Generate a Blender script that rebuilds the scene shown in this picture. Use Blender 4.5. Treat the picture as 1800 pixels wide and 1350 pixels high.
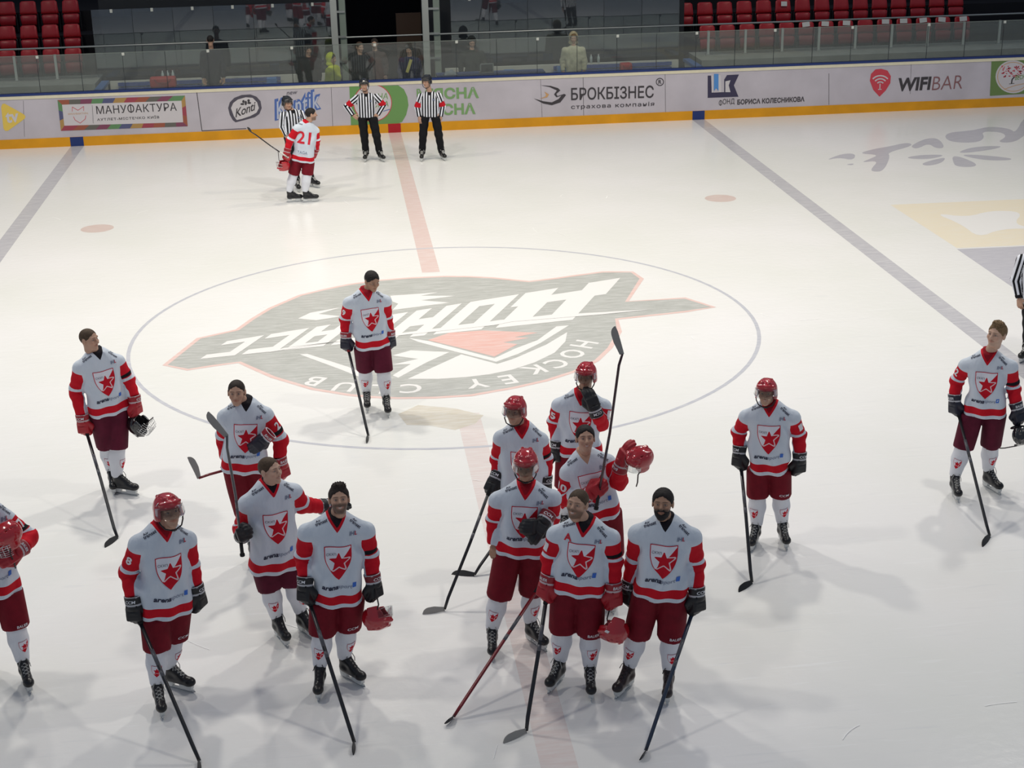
import bpy, bmesh, math, random
import numpy as np
from mathutils import Vector, Matrix
from mathutils.bvhtree import BVHTree
from mathutils.geometry import tessellate_polygon

for _o in list(bpy.data.objects):
    bpy.data.objects.remove(_o, do_unlink=True)
SC = bpy.context.scene
COL = SC.collection
random.seed(7)
R3 = np.random.RandomState(11)

# ------------------------------------------------------------------ camera
CAM = np.array([-1.44749864, -20.9613548, 6.90492220])
YAW, PIT, ROL, FPX = 0.113993972, 0.354964065, -0.0208974377, 2670.95058
BX, BY = 7.38, 15.126                     # blue line x, board face y
_f = np.array([math.sin(YAW)*math.cos(PIT), math.cos(YAW)*math.cos(PIT), -math.sin(PIT)])
_r = np.array([math.cos(YAW), -math.sin(YAW), 0.0])
_u = np.cross(_r, _f)
CR = _r*math.cos(ROL)+_u*math.sin(ROL)
CU = -_r*math.sin(ROL)+_u*math.cos(ROL)
CF = _f
cd = bpy.data.cameras.new('camera')
cam = bpy.data.objects.new('camera', cd)
COL.objects.link(cam)
cd.sensor_width = 36.0
cd.lens = FPX*36.0/1800.0
cd.clip_end = 300
cam.matrix_world = Matrix(((CR[0], CU[0], -CF[0], CAM[0]), (CR[1], CU[1], -CF[1], CAM[1]), (CR[2], CU[2], -CF[2], CAM[2]), (0, 0, 0, 1)))
SC.camera = cam

# ------------------------------------------------------------------ light
SC.view_settings.view_transform = 'Standard'
SC.view_settings.look = 'None'
SC.view_settings.gamma = 1.0
SC.view_settings.use_curve_mapping = False
SC.view_settings.exposure = 0.0
w = bpy.data.worlds.new('arena_air')
SC.world = w
w.use_nodes = True
w.node_tree.nodes['Background'].inputs[0].default_value = (0.62, 0.72, 0.9, 1)
w.node_tree.nodes['Background'].inputs[1].default_value = 0.30
def lamp(x, y, z, power, col, size=0.9, cone=118, tx=None, ty=None):
    l = bpy.data.lights.new('arena_and_fill_lamp', 'SPOT')
    l.energy = power; l.color = col; l.shadow_soft_size = size*0.5
    l.spot_size = math.radians(cone); l.spot_blend = 0.6
    o = bpy.data.objects.new('arena_and_fill_lamp', l); COL.objects.link(o)
    o.location = (x, y, z)
    t = Vector(((x if tx is None else tx)-x, (y if ty is None else ty)-y, -z))
    o.rotation_euler = t.to_track_quat('-Z', 'Y').to_euler()
for (x, y, p) in ((-11, 1.5, .93), (-4, 1.0, .95), (3.5, 1.0, 0.9), (10.5, 1.5, 0.9), (-9, 8.0, 0.66), (-1, 8.5, 0.56), (8, 8.5, 0.72), (-7, -8.5, .42), (6, -8.5, .42)):  # last two are weak fill lamps, added to brighten the near ice
    lamp(x, y, 13.0, 2350*p, (1.0, 0.955, 0.87) if y < 4 else (1.0, .91, .74), 0.8, 118)

# ------------------------------------------------------------------ pixel of a 1800x1350 frame -> place in the world
def ray(px, py):
    return CF+((px-900.0)/FPX)*CR-((py-675.0)/FPX)*CU
def ground(px, py, z=0.0):
    d = ray(px, py); t = (z-CAM[2])/d[2]
    return CAM+t*d
def on_y(px, py, Y):
    d = ray(px, py); t = (Y-CAM[1])/d[1]
    return CAM+t*d

# ------------------------------------------------------------------ scene helpers
def tag(o, label=None, cat=None, group=None, kind=None):
    if label: o['label'] = label
    if cat: o['category'] = cat
    if group: o['group'] = group
    if kind: o['kind'] = kind
    return o
def mesh_of(name, V, Fs, mats=(), smooth=False, mi=None):
    me = bpy.data.meshes.new(name)
    me.from_pydata([tuple(map(float, v)) for v in V], [], [tuple(map(int, f)) for f in Fs])
    for m in mats: me.materials.append(m)
    if mi is not None: me.polygons.foreach_set('material_index', np.asarray(mi, np.int32))
    if smooth: me.polygons.foreach_set('use_smooth', np.ones(len(me.polygons), bool))
    me.update()
    return me
def link(name, me, parent=None, loc=None):
    o = bpy.data.objects.new(name, me); COL.objects.link(o)
    if loc is not None: o.location = tuple(map(float, loc))
    if parent: o.parent = parent
    return o
def empty(name, loc):
    o = bpy.data.objects.new(name, None); COL.objects.link(o)
    o.location = tuple(map(float, loc)); o.empty_display_size = 0.1
    return o
class MB:
    """collects vertices and faces of one mesh"""
    def __init__(s): s.V = []; s.F = []; s.M = []
    def add(s, V, Fs, m=0):
        n = len(s.V); s.V += [tuple(map(float, v)) for v in V]
        s.F += [tuple(i+n for i in f) for f in Fs]; s.M += [m]*len(Fs)
        return s
    def box(s, x0, x1, y0, y1, z0, z1, m=0):
        V = [(x, y, z) for x in (x0, x1) for y in (y0, y1) for z in (z0, z1)]
        return s.add(V, [(0, 1, 3, 2), (4, 6, 7, 5), (0, 4, 5, 1), (2, 3, 7, 6), (0, 2, 6, 4), (1, 5, 7, 3)], m)
    def tube(s, pts, rad, n=8, m=0, squash=None):
        pts = [np.array(p, float) for p in pts]
        if not hasattr(rad, '__len__'): rad = [rad]*len(pts)
        rings = []; prev = None
        for i, p in enumerate(pts):
            t = pts[min(i+1, len(pts)-1)]-pts[max(i-1, 0)]; t /= np.linalg.norm(t)+1e-9
            if prev is None:
                a = np.cross(t, (0, 0, 1.0))
                if np.linalg.norm(a) < .2: a = np.cross(t, (1.0, 0, 0))
            else:
                a = prev-t*(prev@t)
            a /= np.linalg.norm(a); prev = a; b = np.cross(t, a)
            ka, kb = squash if squash else (1, 1)
            rings.append([p+rad[i]*(ka*math.cos(2*math.pi*k/n)*a+kb*math.sin(2*math.pi*k/n)*b) for k in range(n)])
        V = [v for r in rings for v in r]; Fs = []
        for i in range(len(pts)-1):
            for k in range(n):
                Fs.append((i*n+k, i*n+(k+1) % n, (i+1)*n+(k+1) % n, (i+1)*n+k))
        Fs.append(tuple(range(n-1, -1, -1))); Fs.append(tuple((len(pts)-1)*n+k for k in range(n)))
        return s.add(V, Fs, m)
    def poly(s, pts, m=0):
        T = tessellate_polygon([[Vector(tuple(map(float, p))) for p in pts]])
        return s.add(pts, [tuple(t) for t in T], m)
    def prism(s, pts, vec, m=0):
        pts = [np.array(p, float) for p in pts]; vec = np.array(vec, float); n = len(pts)
        T = [tuple(t) for t in tessellate_polygon([[Vector(tuple(p)) for p in pts]])]
        V = pts+[p+vec for p in pts]
        Fs = T+[tuple(i+n for i in reversed(t)) for t in T]+[(i, (i+1) % n, (i+1) % n+n, i+n) for i in range(n)]
        return s.add(V, Fs, m)
    def build(s, name, mats, parent=None, smooth=False, off=None, bevel=None):
        V = s.V
        if off is not None: V = [tuple(np.array(v)-off) for v in V]
        if not isinstance(mats, (list, tuple)): mats = [mats]
        me = mesh_of(name, V, s.F, mats, smooth, s.M)
        bm = bmesh.new(); bm.from_mesh(me); bmesh.ops.recalc_face_normals(bm, faces=bm.faces)
        bm.to_mesh(me); bm.free()
        o = link(name, me, parent)
        if bevel:
            b = o.modifiers.new('bevel', 'BEVEL'); b.width = bevel; b.segments = 2; b.limit_method = 'ANGLE'
        return o

# ------------------------------------------------------------------ materials
def srgb(r, g, b):
    f = lambda c: (c/255/12.92) if c <= 10 else ((c/255+.055)/1.055)**2.4
    return (f(r), f(g), f(b), 1)
MATS = {}
def mat(name, col, rough=0.6, spec=0.4, metal=0.0, noise=0.0, nscale=8.0, bump=0.0, bscale=200.0, coat=0.0):
    if name in MATS: return MATS[name]
    m = bpy.data.materials.new(name); m.use_nodes = True
    nt = m.node_tree; p = nt.nodes['Principled BSDF']
    p.inputs['Base Color'].default_value = col
    p.inputs['Roughness'].default_value = rough
    p.inputs['Specular IOR Level'].default_value = spec
    p.inputs['Metallic'].default_value = metal
    p.inputs['Coat Weight'].default_value = coat
    p.inputs['Coat Roughness'].default_value = 0.06
    tc = nt.nodes.new('ShaderNodeTexCoord')
    if noise > 0:
        n = nt.nodes.new('ShaderNodeTexNoise'); n.inputs['Scale'].default_value = nscale; n.inputs['Detail'].default_value = 5
        nt.links.new(tc.outputs['Object'], n.inputs['Vector'])
        r = nt.nodes.new('ShaderNodeMapRange'); r.inputs[1].default_value = .3; r.inputs[2].default_value = .7
        r.inputs[3].default_value = 1-noise; r.inputs[4].default_value = 1+noise*.6
        nt.links.new(n.outputs['Fac'], r.inputs[0])
        mx = nt.nodes.new('ShaderNodeVectorMath'); mx.operation = 'SCALE'; mx.inputs[0].default_value = col[:3]
        nt.links.new(r.outputs[0], mx.inputs['Scale']); nt.links.new(mx.outputs[0], p.inputs['Base Color'])
    if bump > 0:
        n2 = nt.nodes.new('ShaderNodeTexNoise'); n2.inputs['Scale'].default_value = bscale; n2.inputs['Detail'].default_value = 3
        nt.links.new(tc.outputs['Object'], n2.inputs['Vector'])
        b = nt.nodes.new('ShaderNodeBump'); b.inputs['Strength'].default_value = bump; b.inputs['Distance'].default_value = .01
        nt.links.new(n2.outputs['Fac'], b.inputs['Height']); nt.links.new(b.outputs[0], p.inputs['Normal'])
    MATS[name] = m
    return m
def glass_mat(name, tint, refl=1.0, ior=1.5, base=0.0, haze=None, hazea=0.0):
    if name in MATS: return MATS[name]
    m = bpy.data.materials.new(name); m.use_nodes = True
    nt = m.node_tree; nt.nodes.clear(); L = nt.links.new
    out = nt.nodes.new('ShaderNodeOutputMaterial')
    tr = nt.nodes.new('ShaderNodeBsdfTransparent'); tr.inputs[0].default_value = tint
    gl = nt.nodes.new('ShaderNodeBsdfGlossy'); gl.inputs['Roughness'].default_value = 0.015; gl.inputs['Color'].default_value = (1, 1, 1, 1)
    fr = nt.nodes.new('ShaderNodeFresnel'); fr.inputs[0].default_value = ior
    ml = nt.nodes.new('ShaderNodeMath'); ml.operation = 'MULTIPLY_ADD'; ml.inputs[1].default_value = refl; ml.inputs[2].default_value = base; ml.use_clamp = True
    L(fr.outputs[0], ml.inputs[0])
    mx = nt.nodes.new('ShaderNodeMixShader'); L(ml.outputs[0], mx.inputs[0]); L(tr.outputs[0], mx.inputs[1]); L(gl.outputs[0], mx.inputs[2])
    last = mx
    if hazea > 0:
        df = nt.nodes.new('ShaderNodeBsdfDiffuse'); df.inputs[0].default_value = haze
        m2 = nt.nodes.new('ShaderNodeMixShader'); m2.inputs[0].default_value = hazea
        L(mx.outputs[0], m2.inputs[1]); L(df.outputs[0], m2.inputs[2]); last = m2
    L(last.outputs[0], out.inputs[0])
    MATS[name] = m
    return m

# ------------------------------------------------------------------ lettering
_TXT = {}
def text2d(s, bold=0.0, shear=0.0, spacing=1.0):
    """flat glyph mesh of a string: verts (n,2) with the origin at the lower left, faces, width, height"""
    k = (s, bold, shear, spacing)
    if k in _TXT: return _TXT[k]
    if 'Ф' in s:                              # the built-in face lacks this letter: a ring crossed by a stem
        a, c = s.split('Ф', 1); V = np.zeros((0, 2)); Fs = []; x = 0.0; H_ = text2d('Н', bold, shear, spacing)[3]
        for t in (a, 'О', c):
            if not t: continue
            v, f, w_, h_ = text2d(t, bold, shear, spacing); n = len(V)
            V = np.concatenate([V, v+np.array((x, 0))]); Fs = Fs+[tuple(i+n for i in q) for q in f]
            if t == 'О' and n == len(V)-len(v) and not (a and 'О' in a and False):
                n = len(V); cx = x+w_/2; V = np.concatenate([V, np.array(((cx-.045-bold, -.04*H_), (cx+.045+bold, -.04*H_), (cx+.045+bold, 1.06*H_), (cx-.045-bold, 1.06*H_)))]); Fs = Fs+[(n, n+1, n+2, n+3)]
            x += w_+.09*spacing
        _TXT[k] = (V-V.min(0)*np.array((1, 0)), Fs, V[:, 0].max(), H_); return _TXT[k]
    c = bpy.data.curves.new('lettering', 'FONT'); c.body = s; c.size = 1.0; c.offset = bold; c.shear = shear
    c.space_character = spacing; c.resolution_u = 3; c.fill_mode = 'FRONT'
    o = bpy.data.objects.new('lettering', c); COL.objects.link(o)
    dg = bpy.context.evaluated_depsgraph_get()
    me = bpy.data.meshes.new_from_object(o.evaluated_get(dg))
    V = np.array([v.co[:2] for v in me.vertices]).reshape(-1, 2); Fs = [tuple(p.vertices) for p in me.polygons]
    bpy.data.objects.remove(o, do_unlink=True); bpy.data.curves.remove(c); bpy.data.meshes.remove(me)
    if len(V):
        V = V-V.min(0)
        wd, ht = V.max(0)
    else:
        wd = ht = 1
    _TXT[k] = (V, Fs, wd, ht)
    return _TXT[k]
# ================================================================== ICE
def ice_material():
    m = bpy.data.materials.new('ice'); m.use_nodes = True
    nt = m.node_tree; p = nt.nodes['Principled BSDF']; L = nt.links.new
    tc = nt.nodes.new('ShaderNodeTexCoord')
    n = nt.nodes.new('ShaderNodeTexNoise'); n.inputs['Scale'].default_value = .35; n.inputs['Detail'].default_value = 4
    L(tc.outputs['Object'], n.inputs['Vector'])
    cr = nt.nodes.new('ShaderNodeValToRGB')
    cr.color_ramp.elements[0].position = .3; cr.color_ramp.elements[0].color = (.80, .80, .765, 1)
    cr.color_ramp.elements[1].position = .7; cr.color_ramp.elements[1].color = (.86, .845, .84, 1)
    L(n.outputs['Fac'], cr.inputs[0])
    # skate scratches: stretched noise in two directions
    mix = cr
    last = cr.outputs[0]
    for k, (rz, sc) in enumerate(((.5, (1.2, 14, 1)), (-.7, (1.0, 11, 1)), (1.4, (.8, 16, 1)))):
        mp = nt.nodes.new('ShaderNodeMapping'); mp.inputs['Rotation'].default_value = (0, 0, rz); mp.inputs['Scale'].default_value = sc
        L(tc.outputs['Object'], mp.inputs['Vector'])
        nn = nt.nodes.new('ShaderNodeTexNoise'); nn.inputs['Scale'].default_value = 1.5; nn.inputs['Detail'].default_value = 6; nn.inputs['Distortion'].default_value = .6
        L(mp.outputs[0], nn.inputs['Vector'])
        r = nt.nodes.new('ShaderNodeMapRange'); r.inputs[1].default_value = .62; r.inputs[2].default_value = .74; r.inputs[3].default_value = 0; r.inputs[4].default_value = .35
        L(nn.outputs['Fac'], r.inputs[0])
        mx = nt.nodes.new('ShaderNodeMix'); mx.data_type = 'RGBA'
        L(r.outputs[0], mx.inputs[0]); L(last, mx.inputs[6]); mx.inputs[7].default_value = (.92, .92, .92, 1) if k != 1 else (.70, .71, .72, 1)
        last = mx.outputs[2]
    L(last, p.inputs['Base Color'])
    p.inputs['Roughness'].default_value = .22; p.inputs['Specular IOR Level'].default_value = .30
    n3 = nt.nodes.new('ShaderNodeTexNoise'); n3.inputs['Scale'].default_value = 9; n3.inputs['Detail'].default_value = 5
    L(tc.outputs['Object'], n3.inputs['Vector'])
    b = nt.nodes.new('ShaderNodeBump'); b.inputs['Strength'].default_value = .12; b.inputs['Distance'].default_value = .02
    L(n3.outputs['Fac'], b.inputs['Height']); L(b.outputs[0], p.inputs['Normal'])
    return m
def paint_material(name, col, wear=.45, scale=7.0):
    """paint frozen under scraped ice: the colour broken by frost and scratches"""
    if name in MATS: return MATS[name]
    m = bpy.data.materials.new(name); m.use_nodes = True
    nt = m.node_tree; p = nt.nodes['Principled BSDF']; L = nt.links.new
    tc = nt.nodes.new('ShaderNodeTexCoord'); last = None
    base = nt.nodes.new('ShaderNodeRGB'); base.outputs[0].default_value = col; last = base.outputs[0]
    for k, (rz, sc) in enumerate(((.4, (1, 8, 1)), (-.8, (1, 10, 1)))):
        mp = nt.nodes.new('ShaderNodeMapping'); mp.inputs['Rotation'].default_value = (0, 0, rz); mp.inputs['Scale'].default_value = sc
        L(tc.outputs['Object'], mp.inputs['Vector'])
        nn = nt.nodes.new('ShaderNodeTexNoise'); nn.inputs['Scale'].default_value = scale*.4; nn.inputs['Detail'].default_value = 8; nn.inputs['Roughness'].default_value = .7
        L(mp.outputs[0], nn.inputs['Vector'])
        r = nt.nodes.new('ShaderNodeMapRange'); r.inputs[1].default_value = .45; r.inputs[2].default_value = .75; r.inputs[3].default_value = 0; r.inputs[4].default_value = wear
        L(nn.outputs['Fac'], r.inputs[0])
        mx = nt.nodes.new('ShaderNodeMix'); mx.data_type = 'RGBA'; L(r.outputs[0], mx.inputs[0]); L(last, mx.inputs[6]); mx.inputs[7].default_value = (.84, .835, .82, 1)
        last = mx.outputs[2]
    L(last, p.inputs['Base Color']); p.inputs['Roughness'].default_value = .25; p.inputs['Specular IOR Level'].default_value = .30
    MATS[name] = m
    return m
ICE = ice_material()
mb = MB(); nx, ny = 2, 2
mb.box(-32, 32, -19.0, BY, -0.12, 0.0)
floor = tag(mb.build('floor', ICE), kind='structure')
P_RED = paint_material('faded_red_line', srgb(222, 196, 190), .5)
P_BLUE = paint_material('faded_blue_line', srgb(186, 184, 190), .45)
P_CIRC = paint_material('faded_circle_line', srgb(190, 191, 200), .4)
P_GREY = paint_material('faded_grey_logo', srgb(178, 179, 174), .40)
P_PINK = paint_material('faded_pink_edge', srgb(230, 196, 188), .4)
P_WHITE = paint_material('frosted_white', srgb(238, 236, 234), .1)
P_ROSE = paint_material('faded_rose', srgb(228, 182, 172), .4)
P_YEL = paint_material('faded_yellow', srgb(238, 227, 204), .35)
P_SPOT = paint_material('faded_spot', srgb(216, 194, 186), .4)
P_LILAC = paint_material('faded_lilac', srgb(190, 188, 196), .25)
def mark(name, mb, m):
    return mb.build(name, m, floor)
def strip(mb, pts, wd, z):
    pts = [np.array(p[:2], float) for p in pts]; V = []
    for i, p in enumerate(pts):
        t = pts[min(i+1, len(pts)-1)]-pts[max(i-1, 0)]; t /= np.linalg.norm(t)
        nrm = np.array((-t[1], t[0])); V += [(*(p+nrm*wd/2), z), (*(p-nrm*wd/2), z)]
    mb.add(V, [(2*i, 2*i+1, 2*i+3, 2*i+2) for i in range(len(pts)-1)])
def gp(pts, z):
    return [(*ground(x, y)[:2], z) for x, y in pts]
Z1, Z2, Z3, Z4 = .0005, .001, .0015, .002
m_ = MB()
for sx in (-1,): strip(m_, [(-BX, -19), (-BX, BY)], .30, Z1)
mark('blue_line', m_, P_BLUE)
m_ = MB(); strip(m_, [(BX, -19), (BX, BY)], .30, Z1); mark('blue_line', m_, P_BLUE)
m_ = MB(); strip(m_, [(0, 4.25), (0, BY)], .29, Z1); strip(m_, [(0, 3.0), (0, 4.25)], .29, Z1); mark('centre_line', m_, P_RED)
m_ = MB(); strip(m_, [(0, -19), (0, -3.4)], .29, Z1); mark('centre_line', m_, paint_material('worn_red_line', srgb(226, 212, 208), .6))
m_ = MB(); strip(m_, [(4.5*math.cos(a), 4.5*math.sin(a)) for a in np.linspace(0, 2*math.pi, 97)], .055, Z2); mark('centre_circle', m_, P_CIRC)
for sx in (-1, 1):
    m_ = MB(); m_.poly([(sx*(BX-1.5)+.3*math.cos(a), 7.07+.3*math.sin(a), Z1) for a in np.linspace(0, 2*math.pi, 33)[:-1]]); mark('faceoff_spot', m_, P_SPOT)
# referee crease at the far boards is out of the picture; centre logo
OUT = [(290, 642), (349, 595), (417, 580), (445, 560), (475, 542), (527, 519.5), (570, 509), (615, 500), (665, 493), (717, 489), (782, 486), (825, 486.5), (865, 488.5), (930, 495),
       (980, 489), (1004, 485.5), (1060, 478), (1111, 478), (1128, 490), (1102, 530), (1204, 524), (1255, 540), (1204, 548), (1084, 561), (1089, 583), (1072, 612), (1049, 634),
       (1010, 653), (960, 669), (902, 682), (828, 695), (765, 699), (698, 700), (655, 698), (615, 694.5), (550, 684), (480, 663), (450, 650), (421, 637), (375, 643), (330, 650)]
logo = MB(); logo.poly(gp(OUT, Z2)); lg = mark('centre_logo', logo, P_GREY)
def lmark(name, pts_list, m, z):
    b = MB()
    for pts in pts_list: b.poly(gp(pts, z))
    o = b.build(name, m, lg); return o
b = MB(); strip(b, gp(OUT[10:]+OUT[:11], 0), .07, Z3); b.build('logo_outline', P_PINK, lg)
# white fields of the emblem
lmark('logo_white_field', [
    [(717, 666), (811, 623), (874, 640), (905, 630), (960, 606), (997, 584), (994, 600), (975, 620), (940, 637), (900, 650), (860, 658), (819, 663), (770, 666)],
    [(718, 594), (755, 600), (869, 630), (905, 613), (945, 598), (978, 574), (1000, 572), (950, 603), (911, 622), (872, 636), (800, 618), (735, 601)],
    [(527, 623), (540, 622), (612, 645), (635, 655), (630, 662), (600, 650)],
    [(690, 625), (722, 616), (790, 619), (750, 637), (700, 664), (690, 660), (722, 640), (690, 641), (735, 631)],
    [(686, 520), (770, 514), (740, 520), (800, 520), (740, 528), (790, 532), (690, 545), (700, 534), (690, 530)],
    [(524, 560), (545, 550), (600, 540), (560, 552), (600, 556), (556, 563)]], P_WHITE, Z3)
lmark('logo_red_field', [[(752, 598), (790, 585), (850, 581), (945, 585), (905, 593), (930, 594), (885, 602), (910, 605), (869, 627), (810, 612)]], P_ROSE, Z4)
# word mark, read from the far side of the rink
BLK = {'Д': [(0, .0, .34, .22), (.66, .0, 1, .22), (.0, .2, 1, .42), (.12, .4, .42, 1), (.62, .4, .92, 1), (.12, .8, .92, 1)], 'О': [(.06, 0, .36, 1), (.64, 0, .94, 1), (.3, 0, .7, .22), (.3, .78, .7, 1)],
       'Н': [(.06, 0, .36, 1), (.64, 0, .94, 1), (.3, .38, .7, .62)], 'Б': [(.06, 0, .36, 1), (.3, 0, .94, .2), (.3, .42, .94, .6), (.66, .18, .94, .44), (.3, .8, .94, 1)],
       'А': [(.06, 0, .36, 1), (.64, 0, .94, 1), (.3, .78, .7, 1), (.3, .3, .7, .5)], 'С': [(.06, 0, .36, 1), (.3, 0, .94, .24), (.3, .76, .94, 1)]}
q = {'tl': ground(393, 601), 'bl': ground(346, 632), 'tr': ground(1094, 488), 'br': ground(1030, 560)}
b = MB()
edge = [0, .27, .42, .555, .68, .795, .90, 1.0]
for n_, ch in enumerate('ДОНБАСС'):               # upside down for us: the first letter lies at the right, letter tops point our way
    for x0, y0, x1, y1 in BLK[ch]:
        P = []
        for x, y in ((x0, y0), (x1, y0), (x1, y1), (x0, y1)):
            s = edge[n_]+(edge[n_+1]-edge[n_])*(.02+.96*x); t = y
            p = (1-s)*((1-t)*q['tr']+t*q['br'])+s*((1-t)*q['tl']+t*q['bl']); P.append((p[0], p[1], .0026+.00003*len(b.F)))
        b.add(P, [(0, 1, 2, 3)])
b.build('logo_lettering', P_WHITE, lg)
b = MB(); b.poly(gp([(1010, 552), (1150, 544), (1060, 553), (900, 566), (870, 572), (500, 612), (470, 620), (600, 600), (880, 563)], .0055)); b.build('logo_underline', P_WHITE, lg)
b = MB(); c0 = ground(760, 590)[:2]
for ch, px in zip('HOCKEYCLUB', ((1027, 605), (1006, 622), (979, 639), (938, 650), (893, 667), (838, 674), (722, 683), (664, 684), (606, 680), (552, 670))):
    g = ground(*px)[:2]; up = g-c0; up[0] *= .55; up /= np.linalg.norm(up); rt = np.array((up[1], -up[0]))
    V, Fs, wd, ht = text2d(ch, .015); k = .34
    b.add([(*(g+rt*(x-wd/2)*k/ht*.95+up*(y-ht/2)*k/ht), Z3) for x, y in V], Fs)
b.build('logo_lettering', P_WHITE, lg)
# sponsor marks in the right end zone
def chaikin(pts, k=2):
    for _ in range(k):
        pts = [q for i in range(len(pts)) for q in (lerp2(pts[i], pts[(i+1) % len(pts)], .25), lerp2(pts[i], pts[(i+1) % len(pts)], .75))]
    return pts
def lerp2(a, c, t): return (a[0]+(c[0]-a[0])*t, a[1]+(c[1]-a[1])*t)
b = MB()
for pts in ([(1450, 282), (1480, 270), (1505, 270), (1500, 282), (1475, 277)], [(1486, 289), (1502, 287), (1498, 291)],
            [(1508, 270), (1535, 262), (1560, 258), (1596, 250), (1606, 256), (1560, 268), (1565, 276), (1553, 301), (1535, 302), (1530, 298), (1545, 282), (1512, 286), (1530, 279), (1545, 272)],
            [(1600, 258), (1612, 250), (1630, 243), (1650, 243), (1662, 260), (1645, 261), (1632, 252), (1612, 262)],
            [(1660, 240), (1668, 233), (1700, 230), (1715, 228), (1740, 222), (1775, 226), (1785, 234), (1800, 205), (1830, 205), (1800, 240), (1780, 251), (1752, 250), (1770, 240), (1760, 232), (1725, 231), (1731, 242), (1720, 250), (1690, 251), (1668, 248)],
            [(1590, 277), (1620, 272), (1664, 272), (1640, 279), (1610, 280)], [(1618, 288), (1640, 281), (1664, 276), (1655, 287), (1630, 292)], [(1674, 274), (1690, 276), (1718, 288), (1712, 294), (1680, 293), (1675, 284)],
            [(1684, 272), (1720, 272), (1780, 278), (1775, 282), (1730, 282)], [(1682, 268), (1710, 258), (1764, 256), (1750, 262), (1700, 269)]):
    b.poly(gp(chaikin(pts), Z1))
mark('ice_sponsor_mark', b, P_LILAC)
b = MB(); b.poly(gp([(1565, 360), (1800, 350), (1960, 344), (2050, 420), (1682, 436)], Z1)); mark('ice_sponsor_mark', b, P_YEL)
b = MB(); b.poly(gp(chaikin([(1640, 374), (1700, 382), (1740, 370), (1800, 372), (1780, 395), (1830, 402), (1760, 402), (1720, 418), (1690, 394)]), Z2)); mark('ice_sponsor_mark', b, P_WHITE)
b = MB(); b.poly(gp([(1682, 438), (1860, 430), (1990, 520), (1780, 505)], Z1)); mark('ice_sponsor_mark', b, P_LILAC)
# worn tan patches and shallow scratches of snow
b = MB(); b.poly(gp([(700, 728), (735, 712), (800, 718), (850, 730), (835, 745), (800, 756), (755, 748), (715, 747)], .0008)); mark('worn_ice_patch', b, paint_material('worn_ice', srgb(214, 206, 190), .6))
SNOW = mat('snow_dust', (.93, .93, .93, 1), .8, .1)
b = MB()
for i in range(44):
    x, y = R3.uniform(-8, 8), R3.uniform(-12, 9); a = R3.uniform(0, math.pi); l = R3.uniform(.08, .35); c = R3.uniform(-.3, .3)
    pts = [(x+math.cos(a+c*t)*l*t, y+math.sin(a+c*t)*l*t) for t in np.linspace(-.5, .5, 6)]
    strip(b, pts, R3.uniform(.004, .009), .0065)
tag(mark('skate_scratches', b, SNOW), kind='stuff')

# ================================================================== BOARDS
W_BOARD = mat('board_white', srgb(198, 192, 200), .35, .4, noise=.10, nscale=1.3)
W_CAP = mat('board_cream_cap', srgb(232, 224, 196), .4, .4, noise=.05)
M_BLUE = mat('blue_cap', srgb(42, 60, 118), .5, .3)
M_YEL = mat('yellow_kickplate', srgb(226, 158, 22), .4, .4, noise=.12, nscale=2)
M_DKL = mat('dark_joint', srgb(70, 66, 70), .7)
wall = tag(MB().box(-32, 32, BY, BY+.10, .0, 1.19).build('wall_far', W_BOARD), kind='structure')
MB().box(-32, 32, BY-.012, BY, 0, .215).build('kickplate', M_YEL, wall)
MB().box(-32, 32, BY-.012, BY+.11, 1.13, 1.205).build('cream_rail', W_CAP, wall)
MB().box(-32, 32, BY-.02, BY+.14, 1.205, 1.25).build('blue_cap', M_BLUE, wall)
for x, c in ((-BX, M_BLUE), (0, mat('red_mark', srgb(176, 30, 40), .4)), (BX, M_BLUE)):
    MB().box(x-.15, x+.15, BY-.016, BY-.012, 0.002, .215).build('line_mark', c, wall)
def bp(px, py, e=.004):
    p = on_y(px, py, BY-e); return p
def bpoly(name, polys, m, e=.004, parent=wall):
    b = MB()
    for pts in polys: b.poly([bp(x, y, e) for x, y in pts])
    return b.build(name, m, parent)
def btext(s, x0, y0, x1, y1, cap, m, bold=0.0, shear=0.0, e=.006, spacing=1.0, name='lettering', parent=wall):
    """string between base line ends (x0,y0)-(x1,y1) with capitals cap pixels high"""
    V, Fs, wd, ht = text2d(s, bold, shear, spacing)
    a, c, t = bp(x0, y0, e), bp(x1, y1, e), bp(x0, y0-cap, e); hx = (c-a); up = np.array((0, 0, t[2]-a[2]))
    b = MB(); Q = [a+hx*(x/wd)+up*(y/ht) for x, y in V]
    for i, f in enumerate(Fs): b.add([Q[j]-np.array((0, 2e-5*(i % 60), 0)) for j in f], [tuple(range(len(f)))])
    return b.build(name, m, parent)
def ell(cx, cy, rx, ry, n=36, a0=0, a1=2*math.pi):
    return [(cx+rx*math.cos(a), cy+ry*math.sin(a)) for a in np.linspace(a0, a1, n, endpoint=(a1-a0) < 6.2)]
def ring(cx, cy, rx, ry, k, n=40):
    o = ell(cx, cy, rx, ry, n); i = ell(cx, cy, rx*k, ry*k, n); return [[o[j], o[(j+1) % n], i[(j+1) % n], i[j]] for j in range(n)]
def line(pts, wd):
    out = []
    for i in range(len(pts)-1):
        a, c = np.array(pts[i], float), np.array(pts[i+1], float); t = (c-a)/np.linalg.norm(c-a); n = np.array((-t[1], t[0]))*wd/2
        out.append([tuple(a+n), tuple(c+n), tuple(c-n), tuple(a-n)])
    return out
A_GREY = mat('ad_grey', srgb(84, 80, 92), .5); A_DARK = mat('ad_dark', srgb(66, 62, 66), .5); A_GRN = mat('ad_green', srgb(112, 156, 92), .5)
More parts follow.
